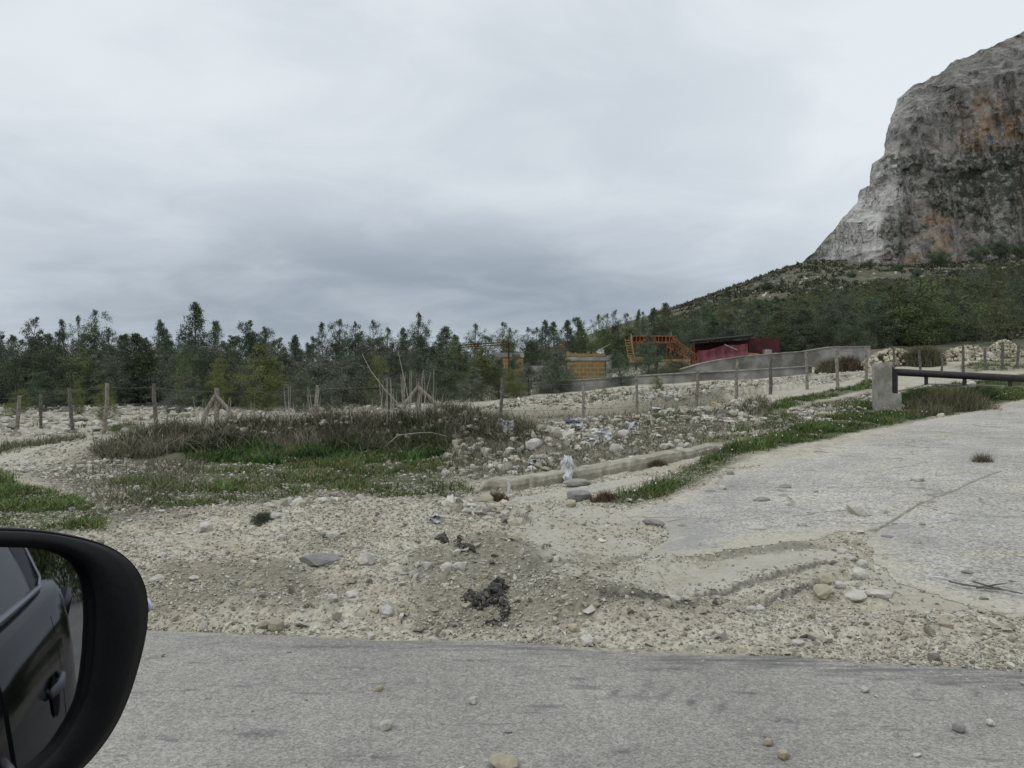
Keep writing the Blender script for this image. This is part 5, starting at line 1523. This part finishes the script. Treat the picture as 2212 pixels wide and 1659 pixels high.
p = hit(1236, 935); sheet('cloth_litter', 'dark blue cloth rag in the bank litter', (p[0], p[1], p[2] - .02), .34, .2, 17, M_blue, 'rag', .15)
p = hit(1546, 884); sheet('plastic_litter', 'yellow plastic scrap below the leaning fourth terrace stake', (p[0], p[1], p[2] - .02), .24, .16, 19, M_yellow, depth=.15)
a, b_ = hit(1052, 1000), None
mb = MB(); A0 = Vector(hit(1053, 1000)); A1 = at(1042, 968, A0.y + .05)
mb.tube([A0 - Vector((0, 0, .05)), A0.lerp(A1, .5), A1], [.045, .042, .036], 8, True, .06)
mb.top('log_stub', M_canes, tuple(A0), 'short bleached log stub standing in the bank debris', 'log')
A0 = Vector(hit(1098, 1072)); A1 = at(1097, 1036, A0.y)
mb = MB(); mb.tube([A0 - Vector((0, 0, .03)), A0.lerp(A1, .6) + Vector((.012, 0, 0)), A1], [.018, .016, .012], 6)
mb.top('white_stake', M_bag, tuple(A0), 'thin white stake at the near end of the low wall', 'stake')
mb = MB()
for q in (((2065, 1272), (2120, 1282), (2185, 1290)), ((2100, 1268), (2140, 1280), (2210, 1296)), ((2050, 1268), (2090, 1278), (2150, 1284)), ((2110, 1284), (2150, 1276), (2175, 1272))):
    mb.tube([Vector(hit(u, v)) + Vector((0, 0, .035)) for u, v in q], [.006, .005, .003], 5)
c = hit(2130, 1280)
mb.top('twig', M_post_dark, tuple(c), 'dark dry forked twig lying on the driveway at the right', 'twig')

def rock_mesh(seed, sq, npts=34, jag=.16, rough=.05):
    V, Fq = hull(npts, seed, sq, jag)
    bm = bmesh.new()
    vs = [bm.verts.new(p) for p in V]
    for f in Fq: bm.faces.new([vs[i] for i in f])
    bmesh.ops.dissolve_limit(bm, angle_limit=.25, verts=bm.verts[:], edges=bm.edges[:])
    bmesh.ops.bevel(bm, geom=bm.edges[:], offset=.05, segments=1, affect='EDGES', clamp_overlap=True)
    bmesh.ops.triangulate(bm, faces=bm.faces[:])
    bmesh.ops.subdivide_edges(bm, edges=bm.edges[:], cuts=2, use_grid_fill=True)
    P = np.array([v.co[:] for v in bm.verts])
    n = fbm(P[:, 0] * 2.2 + seed, P[:, 1] * 2.2, P[:, 2] * 2.2, 4)
    for v, k in zip(bm.verts, n): v.co *= 1 + rough * k
    me = bpy.data.meshes.new('rock'); bm.to_mesh(me); bm.free()
    return me
RM = {}
for i in range(7):
    RM[('lump', i)] = (300 + i, (1, .85, .72)); RM[('flat', i)] = (330 + i, (1, .75, .32)); RM[('wedge', i)] = (360 + i, (1, .7, .55))
def rock(u, v, wpx, form, m_, label, dz=.12, seed=None, ang=None, group='loose rocks'):
    p = hit(u, v)
    i = random.randint(0, 6) if seed is None else seed
    sd, sq = RM[(form, i)]
    me = rock_mesh(sd, sq); me.materials.append(m_)
    s_k = wpx / F * p[1] / 2 * 1.12
    o = link('rock', me, (p[0], p[1] + s_k * .5, p[2] + s_k * sq[2] * (.74 - 1.2 * dz)), None, label, 'rock', group)
    o.scale = (s_k, s_k, s_k)
    o.rotation_euler = (random.uniform(-.15, .15), random.uniform(-.12, .12), random.uniform(0, 6.28) if ang is None else ang)
    return o
W, T_, G = M_rock_pale, M_rock_tan, M_rock_grey
ROCKS = [
 (592, 1360, 42, 'lump', T_, 'round tan boulder at the asphalt edge right of the mirror'), (566, 1358, 24, 'lump', T_, 'smaller tan stone touching the left side of the round boulder'), (760, 1290, 38, 'flat', W, 'flat white stone on the gravel right of the round boulder'),
 (834, 1337, 36, 'lump', W, 'pale rounded stone near the asphalt left of the burnt lump'), (867, 1335, 22, 'lump', T_, 'small tan stone right of the pale rounded one'), (718, 1305, 24, 'lump', W, 'small white stone below the flat white stone'), (652, 1316, 20, 'flat', W, 'small pale chip between the boulder and the flat white stone'),
 (1270, 1396, 42, 'wedge', W, 'pale angular rock sitting on the asphalt edge'), (1229, 1392, 18, 'lump', W, 'small white stone left of the angular rock on the asphalt edge'), (1200, 1368, 20, 'lump', W, 'bright small stone in the cluster above the asphalt edge'), (1240, 1365, 26, 'lump', T_, 'tan stone in the cluster above the asphalt edge'),
 (934, 1390, 24, 'wedge', W, 'lone white stone on the dark strip of asphalt'), (1085, 1680, 66, 'flat', T_, 'yellowish lumpy rock cut by the bottom edge of the picture'), (833, 1594, 30, 'lump', W, 'rounded pale stone alone on the lower asphalt'), (1022, 1537, 22, 'lump', W, 'pale stone alone on the asphalt in the centre'), (819, 1508, 18, 'lump', T_, 'tan pebble alone on the asphalt above the rounded stone'), (1098, 1600, 17, 'flat', G, 'dark flat pebble on the asphalt above the yellowish rock'),
 (1865, 1116, 64, 'wedge', W, 'largest pale rock on the driveway at the end of the crack'), (1910, 1112, 22, 'lump', W, 'small rock right of the largest driveway rock'), (1822, 1120, 26, 'flat', T_, 'low stone left of the largest driveway rock'), (1801, 1136, 28, 'flat', W, 'bright white flat stone below the largest driveway rock'), (1640, 1148, 38, 'flat', W, 'broad flat pale stone on the left of the driveway'), (1735, 1140, 22, 'lump', W, 'rounded stone between the broad flat one and the bright one'),
 (1862, 1256, 42, 'lump', W, 'rounded grey-white rock standing at the broken asphalt corner'), (1866, 1226, 28, 'lump', W, 'rock just behind the rounded rock at the broken corner'), (1840, 1206, 32, 'flat', W, 'flat rock at the top of the row on the broken corner'), (1818, 1190, 30, 'flat', W, 'flat pale rock above the broken corner row'),
 (1860, 1294, 60, 'flat', W, 'wide white rock below the rounded corner rock'), (1906, 1292, 58, 'flat', W, 'wide pale rock right of the wide white one'), (1782, 1298, 56, 'wedge', T_, 'tilted tan wedge rock in the gravel hollow'), (1786, 1258, 38, 'lump', T_, 'tan rock at the head of the gravel hollow'), (1817, 1270, 24, 'lump', W, 'small grey rock in the gravel hollow'),
 (1625, 1328, 24, 'lump', W, 'left white stone of a pair near the broken ledge'), (1643, 1321, 24, 'lump', W, 'right white stone of a pair near the broken ledge'), (1727, 1397, 28, 'wedge', W, 'pointed white stone at the road edge on the right'), (1538, 1280, 18, 'lump', W, 'white stone resting on the first broken ledge'), (1458, 1308, 32, 'wedge', W, 'pale pointed stone between the two broken ledges'),
 (2095, 1243, 34, 'flat', G, 'dark grey flat stone on the driveway at the right'), (1922, 1164, 28, 'flat', G, 'grey flat stone on the driveway below the crack'), (1662, 1628, 22, 'lump', T_, 'tan stone on the lower right asphalt'), (1659, 1610, 20, 'flat', G, 'dark flat stone just above the tan stone on the asphalt'), (2076, 1598, 30, 'lump', G, 'grey stone on the asphalt at the lower right'), (2143, 1584, 18, 'lump', W, 'white pebble on the asphalt at the lower right'), (1871, 1511, 18, 'lump', W, 'pale pebble on the asphalt below the road edge on the right'), (1695, 1658, 28, 'lump', T_, 'stone cut by the bottom edge at the right'),
 (1985, 1042, 26, 'lump', W, 'white stone alone high on the driveway'), (2035, 902, 16, 'lump', W, 'small white stone at the driveway top below the dry bush'), (1579, 1028, 18, 'lump', G, 'half dark stone at the driveway edge'), (1536, 1066, 24, 'flat', G, 'dark flat lump on the left of the driveway'), (1562, 1060, 18, 'lump', W, 'white stone right of the dark flat lump'),
 (904, 1248, 34, 'flat', G, 'grey-brown stone on the gravel left of the white pair'), (965, 1240, 34, 'lump', W, 'left of two pale stones above the burnt lump'), (990, 1238, 36, 'lump', W, 'right of two pale stones above the burnt lump'), (1006, 1114, 26, 'lump', W, 'round pale stone in the bank of stones'), (1048, 1094, 42, 'lump', T_, 'large tan stone topping the bank of stones'), (1070, 1124, 30, 'flat', W, 'flat pale stone sliding off the bank of stones'), (1028, 1112, 40, 'flat', W, 'long pale stone lying on the bank of stones'),
 (594, 1126, 24, 'lump', W, 'white stone beside the dark weed cushion'), (439, 1148, 32, 'lump', W, 'pale stone at the grass edge left of the weed cushion'), (789, 1222, 40, 'lump', W, 'pale rounded stone right of the grey slab'), (717, 1166, 30, 'lump', W, 'square pale stone in the upper gravel'), (690, 1162, 22, 'lump', G, 'small grey stone left of the square pale one'), (604, 1168, 26, 'wedge', W, 'pointed pale stone in the upper gravel'), (417, 1246, 26, 'flat', W, 'flat pale stone near the mirror'), (336, 1254, 34, 'flat', W, 'pale stone peeping out beside the mirror top'), (345, 1200, 30, 'flat', W, 'white stone above the mirror corner'), (539, 1268, 24, 'wedge', T_, 'tan angular stone in the gravel'),
 (1350, 958, 30, 'lump', W, 'pale block in the bank litter right of the plastic sheet'), (1332, 996, 32, 'lump', W, 'pale rock just above the low wall'), (1790, 902, 42, 'flat', T_, 'flat brown stone in the grass strip beside the driveway'), (1765, 944, 24, 'flat', W, 'white flat stone on the grass strip'), (1470, 978, 26, 'flat', W, 'pale flat rock lying on top of the low wall'), (2102, 836, 24, 'lump', W, 'pale rock under the far end of the barrier'), (1235, 1096, 26, 'lump', T_, 'reddish tan stone under the tilted grey slab'), (1155, 990, 40, 'lump', W, 'pale rock in the bank left of the white sheets')]
for r in ROCKS: rock(*r)
rock(684, 1216, 92, 'flat', M_rock_grey, 'grey slab of broken asphalt half buried in the verge gravel', seed=2, ang=.2, group='broken slabs')
rock(1253, 1084, 56, 'wedge', M_rock_grey, 'tilted grey concrete slab below the low wall', seed=3, ang=.1, group='broken slabs')
rock(1250, 1052, 0.1 + 60, 'flat', M_conc, 'long thin concrete slab lying at the foot of the low wall', seed=4, ang=.1, group='broken slabs')
rock(2035, 1120 - 4, 14, 'flat', M_rock_grey, 'thin grey chip beside the driveway crack', group='broken slabs')
for u, v, wd, lab in ((1650, 1085, 40, 'dark broken flake of asphalt lifted from the driveway'), (1700, 1056, 34, 'small dark flake of asphalt higher on the driveway'), (1415, 1132, 46, 'dark edged flake of asphalt on the pale gravel'), (1475, 1140, 24, 'small flake of asphalt right of the dark edged one')):
    rock(u, v, wd, 'flat', M_rock_grey, lab, .2, group='asphalt flakes')

def lump(label, pts, n, size, seed):
    """crumbled tarry clods filling a ground outline"""
    P = np.array([hit0(u, v, zc_fn)[:2] for u, v in pts])
    c = P.mean(0); zc = zone(*c)
    q = in_poly(P, n)
    d_, _ = seg_dist(q[:, 0], q[:, 1], P, True)
    sz_ = size * RNG.uniform(.45, 1.25, n) * np.clip(.45 + d_ / .05, .5, 1.15)
    z = z_fn(q[:, 0], q[:, 1]) - zc + sz_ * .25 + np.clip(d_, 0, .06) * RNG.uniform(.1, .9, n)
    S = sz_[:, None] * RNG.uniform(.7, 1.3, (n, 3)) * np.array([1.25, 1.1, .75])
    a = RNG.random((n, 1))
    T = np.where(a < .80, np.array([.070, .066, .062]), np.where(a < .93, np.array([.14, .125, .10]), np.array([.30, .275, .215]))) * RNG.uniform(.6, 1.4, (n, 1))
    V, Fq, C = scatter(STN, np.stack([q[:, 0] - c[0], q[:, 1] - c[1], z], 1), S, rotmats(n, RNG), T)
    return link('tar_lump', mesh_np('tar_lump', V, Fq, M_stone, False, {'tint': C}), (c[0], c[1], zc), None, label, 'tar lump', 'black tar lumps')
lump('large crumpled black tar lump with curled arms on the verge', [(990, 1300), (1012, 1283), (1045, 1290), (1055, 1268), (1085, 1262), (1108, 1278), (1090, 1292), (1104, 1318), (1100, 1338), (1070, 1352), (1040, 1356), (1045, 1346), (1082, 1336), (1076, 1316), (1050, 1322), (1020, 1318)], 420, .017, 3)
lump('smaller flat black tar lump higher up the gravel', [(938, 1162), (965, 1158), (1000, 1170), (1032, 1190), (1024, 1196), (990, 1184), (955, 1178)], 520, .019, 8)
rock(1044, 1302, 30, 'lump', M_burnt, 'black tar nub at the left tip of the large tar lump', group='black tar lumps')


# ================================================================== THE CAR THE PHOTOGRAPH IS TAKEN FROM
M_paint = plain('black_car_paint', (.006, .006, .008), .1, 3, .07, .28, 0)
M_plastic = plain('black_textured_plastic', (.0055, .0055, .0065), .15, 60, .45, .22, .04)
M_chrome = mat('chrome', lambda t, b, o, g: (t.put(b.inputs['Base Color'], (.55, .56, .58, 1)), t.put(b.inputs['Metallic'], 1.0)), .22)
M_silver = plain('silver_grey_paint', (.20, .21, .23), .05, 4, .3, .5, 0)
M_glassdark = plain('tinted_window_glass', (.02, .022, .026), .05, 2, .04, .7, 0)
def mirror_fn(t, b, o, g):
    t.put(b.inputs['Base Color'], (.30, .315, .34, 1)); t.put(b.inputs['Metallic'], 1.0)
M_mirror = mat('mirror_glass', mirror_fn, .015)
M_lens = plain('clear_lens', (.62, .62, .80), .05, 10, .15, .6, 0)
M_tyre = plain('tyre_rubber', (.02, .02, .02), .2, 20, .9, .2, .3)
CYC = -.63
car = thing('car', 'black car at the left edge, its wing mirror in view', 'car', (.6, CYC, 0))
co_ = (.6, CYC, 0)
# lower body: sections along the length
xsb = np.concatenate([np.linspace(-1.6, -1.0, 8), np.linspace(-.8, 2.0, 18), np.linspace(2.1, 2.75, 12)])
HP = [(.70, .22), (.80, .26), (.855, .36), (.872, .50), (.88, .66), (.876, .78), (.862, .88), (.835, .965), (.80, 1.0)]
V = []; m_ = len(HP)
for x in xsb:
    wf = 1 - .10 * np.clip((-.9 - x) / .7, 0, 1) ** 2 - .17 * np.clip((x - 1.75) / 1.0, 0, 1) ** 2.2
    bz = 1.0 - .16 * np.clip((-.7 - x) / .9, 0, 1) ** 1.3 + .05 * np.clip((x - .2) / 1.6, 0, 1) - .10 * np.clip((x - 2.2) / .55, 0, 1) ** 2
    bulge = .022 * np.exp(-((x - 1.95) / .42) ** 2)
    ring = []
    for (hy, z) in HP:
        ring.append(((hy + bulge * (z > .45)) * wf, .22 + (z - .22) * (bz - .22) / .78))
    for hy, z in ring: V.append((x, CYC + hy, z))
    for hy, z in ring[::-1]: V.append((x, CYC - hy, z))
M2 = 2 * m_
mb = MB()
Fb = [(i * M2 + k, (i + 1) * M2 + k, (i + 1) * M2 + (k + 1) % M2, i * M2 + (k + 1) % M2) for i in range(len(xsb) - 1) for k in range(M2)]
Fb += [tuple(range(M2 - 1, -1, -1)), tuple((len(xsb) - 1) * M2 + k for k in range(M2))]
mb.add(V, Fb); mb.part('body', M_paint, car, co_, True)
def side_y(x, z):
    wf = 1 - .17 * max((x - 1.75) / 1.0, 0) ** 2.2
    bz = 1.0 + .05 * min(max((x - .2) / 1.6, 0), 1)
    zz = .22 + (z - .22) * .78 / (bz - .22)
    hy = np.interp(zz, [q[1] for q in HP], [q[0] for q in HP]) + .022 * math.exp(-((x - 1.95) / .42) ** 2) * (zz > .45)
    return CYC + hy * wf
# roof and pillars
mb = MB()
for zz, g in ((1.43, 0), (1.475, .06)):
    pass
rv = [(-.25, .52, 1.42), (-.1, .55, 1.455), (.8, .56, 1.475), (1.7, .53, 1.44), (1.85, .50, 1.41)]
V = []
for x, hy, z in rv:
    V += [(x, CYC + hy, z - .03), (x, CYC + hy * .92, z + .012), (x, CYC, z + .03), (x, CYC - hy * .92, z + .012), (x, CYC - hy, z - .03)]
mb.add(V, [(i * 5 + k, (i + 1) * 5 + k, (i + 1) * 5 + k + 1, i * 5 + k + 1) for i in range(4) for k in range(4)] + [(i * 5 + 4, (i + 1) * 5 + 4, (i + 1) * 5, i * 5) for i in range(4)])
mb.part('roof', M_paint, car, co_, True)
for sgn in (1, -1):
    mb = MB(); mb.plank((-1.05, CYC + sgn * .80, .98), (-.25, CYC + sgn * .52, 1.42), .06, .05); mb.part('front_pillar', M_paint, car, co_)
    mb = MB(); mb.plank((.64, CYC + sgn * .80, 1.0), (.62, CYC + sgn * .555, 1.46), .08, .03, (0, 0, 1) if False else (0, 1, 0)); mb.part('middle_pillar', M_plastic, car, co_)
    mb = MB(); mb.plank((1.62, CYC + sgn * .795, 1.03), (1.50, CYC + sgn * .55, 1.45), .16, .03); mb.part('rear_pillar', M_paint, car, co_)
    mb = MB(); mb.add([(.69, CYC + sgn * .80, 1.02), (1.55, CYC + sgn * .79, 1.05), (1.44, CYC + sgn * .55, 1.44), (.67, CYC + sgn * .56, 1.455)], [(0, 1, 2, 3)]); mb.part('rear_side_window', M_glassdark, car, co_)
mb = MB(); mb.add([(-1.02, CYC - .78, .98), (-1.02, CYC + .78, .98), (-.24, CYC + .5, 1.42), (-.24, CYC - .5, 1.42)], [(0, 1, 2, 3)]); mb.part('windscreen', M_glassdark, car, co_)
mb = MB(); mb.add([(2.3, CYC - .62, 1.03), (1.84, CYC - .46, 1.41), (1.84, CYC + .46, 1.41), (2.3, CYC + .62, 1.03)], [(0, 1, 2, 3)]); mb.part('rear_window', M_glassdark, car, co_)
# chrome line under the windows, turning up at the rear corner
mb = MB(); mb.tube([(x, CYC + .812, 1.005 + .05 * min(max((x - .2) / 1.6, 0), 1)) for x in np.linspace(-.9, 1.60, 24)] + [(1.66, CYC + .805, 1.07), (1.67, CYC + .76, 1.14), (1.63, CYC + .66, 1.29), (1.56, CYC + .575, 1.43)], .009, 6); mb.part('window_trim', M_chrome, car, co_)
# doors: a raised seam line and handle each
for x0, x1 in ((-.72, .64), (.66, 1.52)):
    mb = MB()
    for xx in (x0, x1):
        mb.tube([(xx + .05 * math.sin((z - .3) * 3), side_y(xx, z) - .001, z) for z in np.linspace(.32, .97, 16)], .0045, 4)
    dr = mb.part('door_seam', M_plastic, car, co_)
    hx = x1 - .16
    mb = MB()
    g = 10
    for k in range(1):
        V = [(hx + .085 * math.cos(a), side_y(hx + .085 * math.cos(a), .80 + .045 * math.sin(a)) + .006, .80 + .045 * math.sin(a)) for a in np.linspace(0, 6.283, 20, endpoint=False)]
        V.append((hx, side_y(hx, .80) + .010, .80))
        mb.add(V, [((a + 1) % 20, a, 20) for a in range(20)])
    mb.part('handle_recess', M_tyre, car, co_)
    mb = MB(); mb.tube([(hx - .11, side_y(hx, .83) + .008, .822), (hx - .05, side_y(hx, .83) + .035, .828), (hx + .05, side_y(hx, .83) + .035, .832), (hx + .11, side_y(hx, .83) + .008, .835)], [.011, .014, .014, .011], 8)
    mb.part('door_handle', M_silver, car, co_, True)
mb = MB(); mb.add([(2.56, CYC + .79, .84), (2.70, CYC + .70, .82), (2.73, CYC + .66, .98), (2.45, CYC + .84, 1.0), (2.30, CYC + .875, .97)], [(0, 1, 2, 3, 4)])
mb.part('tail_lamp', M_silver, car, co_)
for x in (-.95, 1.95):
    for sgn in (1, -1):
        mb = MB(); yc = CYC + sgn * .78
        mb.tube([(x, yc - .10, .31), (x, yc - .09, .31), (x, yc + .09, .31), (x, yc + .10, .31)], [.26, .31, .31, .26], 28); wh = mb.part('wheel', M_tyre, car, co_, True)
        mb = MB(); mb.tube([(x, yc + sgn * .101 - .004, .31), (x, yc + sgn * .101 + .004, .31)], .21, 20); mb.part('rim', M_silver, wh, co_)

# wing mirror
Mp = np.array(ray(150, 1258, .52))
a_ = np.array([0, 0, H]) - Mp; a_ /= np.linalg.norm(a_)
r_ = np.array((.985, -.11, -.04)); r_ /= np.linalg.norm(r_)
nm = a_ + r_; nm /= np.linalg.norm(nm)
e1 = np.cross(np.array([0, 0, 1.0]), nm); e1 /= np.linalg.norm(e1); e2 = np.cross(nm, e1)
def on_glass(u, v):
    q = ray(u, v, 1.0) - np.array([0, 0, H])
    t = ((Mp - np.array([0, 0, H])) @ nm) / (q @ nm)
    P = np.array([0, 0, H]) + q * t - Mp
    return np.array([P @ e1, P @ e2])
GL = [(-170, 1188), (-60, 1183), (0, 1182), (60, 1183), (105, 1188), (142, 1201), (168, 1222), (184, 1248), (192, 1285), (194, 1340), (190, 1410), (184, 1460), (174, 1510), (152, 1556), (116, 1612), (73, 1654), (20, 1690), (-60, 1715), (-170, 1720), (-215, 1640), (-225, 1450), (-215, 1260)]
OU = [(-200, 1146), (-60, 1138), (0, 1137.5), (60, 1140), (120, 1147), (180, 1159), (230, 1174), (270, 1196), (298, 1226), (315, 1262), (321, 1300), (320, 1345), (312, 1392), (300, 1440), (281, 1502), (255, 1562), (225, 1610), (190, 1652), (150, 1690), (90, 1728), (0, 1758), (-200, 1770), (-275, 1680), (-285, 1450), (-270, 1230)]
gl = np.array([on_glass(*p) for p in GL]); ou = np.array([on_glass(*p) for p in OU])
ctr = gl.mean(0)
def polar(P, n=120):
    ang = np.linspace(0, 2 * np.pi, n, endpoint=False)
    out = []
    for a in ang:
        d = np.array([math.cos(a), math.sin(a)]); best = 0
        for i in range(len(P)):
            p, q = P[i] - ctr, P[(i + 1) % len(P)] - ctr
            e = q - p; den = d[0] * e[1] - d[1] * e[0]
            if abs(den) < 1e-12: continue
            t = (p[0] * e[1] - p[1] * e[0]) / den; s = (p[0] * d[1] - p[1] * d[0]) / den
            if t > 0 and -1e-9 <= s <= 1 + 1e-9: best = max(best, t)
        out.append(best)
    o = np.array(out)
    for _ in range(2): o = (np.roll(o, 1) + 2 * o + np.roll(o, -1)) / 4
    return np.stack([np.cos(ang) * o, np.sin(ang) * o], 1)
gp_, op_ = polar(gl), polar(ou)
W3 = lambda uv, h: Mp + (ctr[0] + uv[:, :1]) * e1 + (ctr[1] + uv[:, 1:]) * e2 + h * nm
NPt = len(gp_)
rings = [W3(gp_ * .995, -.006), W3(gp_ * 1.0, .004), W3(gp_ * 1.02 + .0, .0075), W3(gp_ * .30 + op_ * .70, .0065), W3(op_ * .966, .0036), W3(op_ * .970, .0012), W3(op_ * .974, .0032), W3(op_ * .993, -.001), W3(op_, -.008), W3(op_ * .992, -.022), W3(op_ * .95, -.045), W3(op_ * .85, -.07), W3(op_ * .66, -.09), W3(op_ * .35, -.10), W3(op_ * .02, -.103)]
V = np.concatenate(rings)
i = np.arange(NPt); j = (i + 1) % NPt
Qs = np.concatenate([np.stack([r * NPt + i, r * NPt + j, (r + 1) * NPt + j, (r + 1) * NPt + i], 1) for r in range(len(rings) - 1)])
mm = mesh_np('wing_mirror', V - np.array(co_), Qs, M_plastic, True)
wm = link('wing_mirror', mm, (0, 0, 0), car)
# the glass: a fine sheet bowed about the upright axis
RR = 16; gv = []
Rc = 1.2
for k in range(RR + 1):
    f = k / RR
    uv = gp_ * f
    e_ = ctr[0] + uv[:, 0]
    gv.append(W3(uv, 0) - (e_ ** 2 / (2 * Rc))[:, None] * nm - .001 * nm)
V = np.concatenate(gv)
Qs = np.concatenate([np.stack([r * NPt + i, r * NPt + j, (r + 1) * NPt + j, (r + 1) * NPt + i], 1) for r in range(1, RR)])
tri0 = [(0, NPt + (a + 1) % NPt, NPt + a) for a in range(NPt)]
me = mesh_np('mirror_glass', V - np.array(co_), [tuple(q) for q in Qs.tolist()] + tri0, M_mirror, True)
link('mirror_glass', me, (0, 0, 0), wm)
ip = on_glass(322, 1309) - ctr
bm = bmesh.new(); bmesh.ops.create_uvsphere(bm, u_segments=16, v_segments=10, radius=1)
cI = W3(ip[None], -.022)[0]
Rm = Matrix((Vector(e1), Vector(e2), Vector(nm))).transposed()
for v in bm.verts:
    q = Rm @ Vector((v.co.x * .0055, v.co.y * .0095, v.co.z * .024))
    v.co = q + Vector(cI) - Vector(co_)
me = bpy.data.meshes.new('turn_signal'); bm.to_mesh(me); bm.free()
me.polygons.foreach_set('use_smooth', [True] * len(me.polygons)); me.materials.append(M_lens)
link('turn_signal', me, (0, 0, 0), wm)
mb = MB(); ac = W3(np.array([[-.10, -.03]]), -.05)[0]
mb.tube([(-.70, side_y(-.6, .95) - .02, 1.0), (-.6, .33, 1.02), tuple(ac)], [.05, .045, .05], 10); mb.part('mirror_arm', M_plastic, car, co_, True)

# bushes along the road bend, seen only in the mirror
for kx, (x, y_, h_) in enumerate(((15, 1.6, 2.4), (17.5, -.8, 3.0), (20, -3.2, 3.2), (22, -6, 3.4), (19, 3.0, 2.6), (24, -9, 3.4), (16, 4.6, 2.2), (26, -1.5, 4.2), (27, -5, 4.4))):
    cm, tm = tree_proto('round', 'green', kx % 3)
    o = thing('bush', 'green bush on the roadside verge reflected in the car mirror', 'bush', (x, y_, -.3), 'roadside bushes reflected in the mirror')
    o.scale = (h_ * .95, h_ * .95, h_); o.rotation_euler = (0, 0, kx)
    link('trunk', tm, (0, 0, 0), o); link('crown', cm, (0, 0, 0), o)
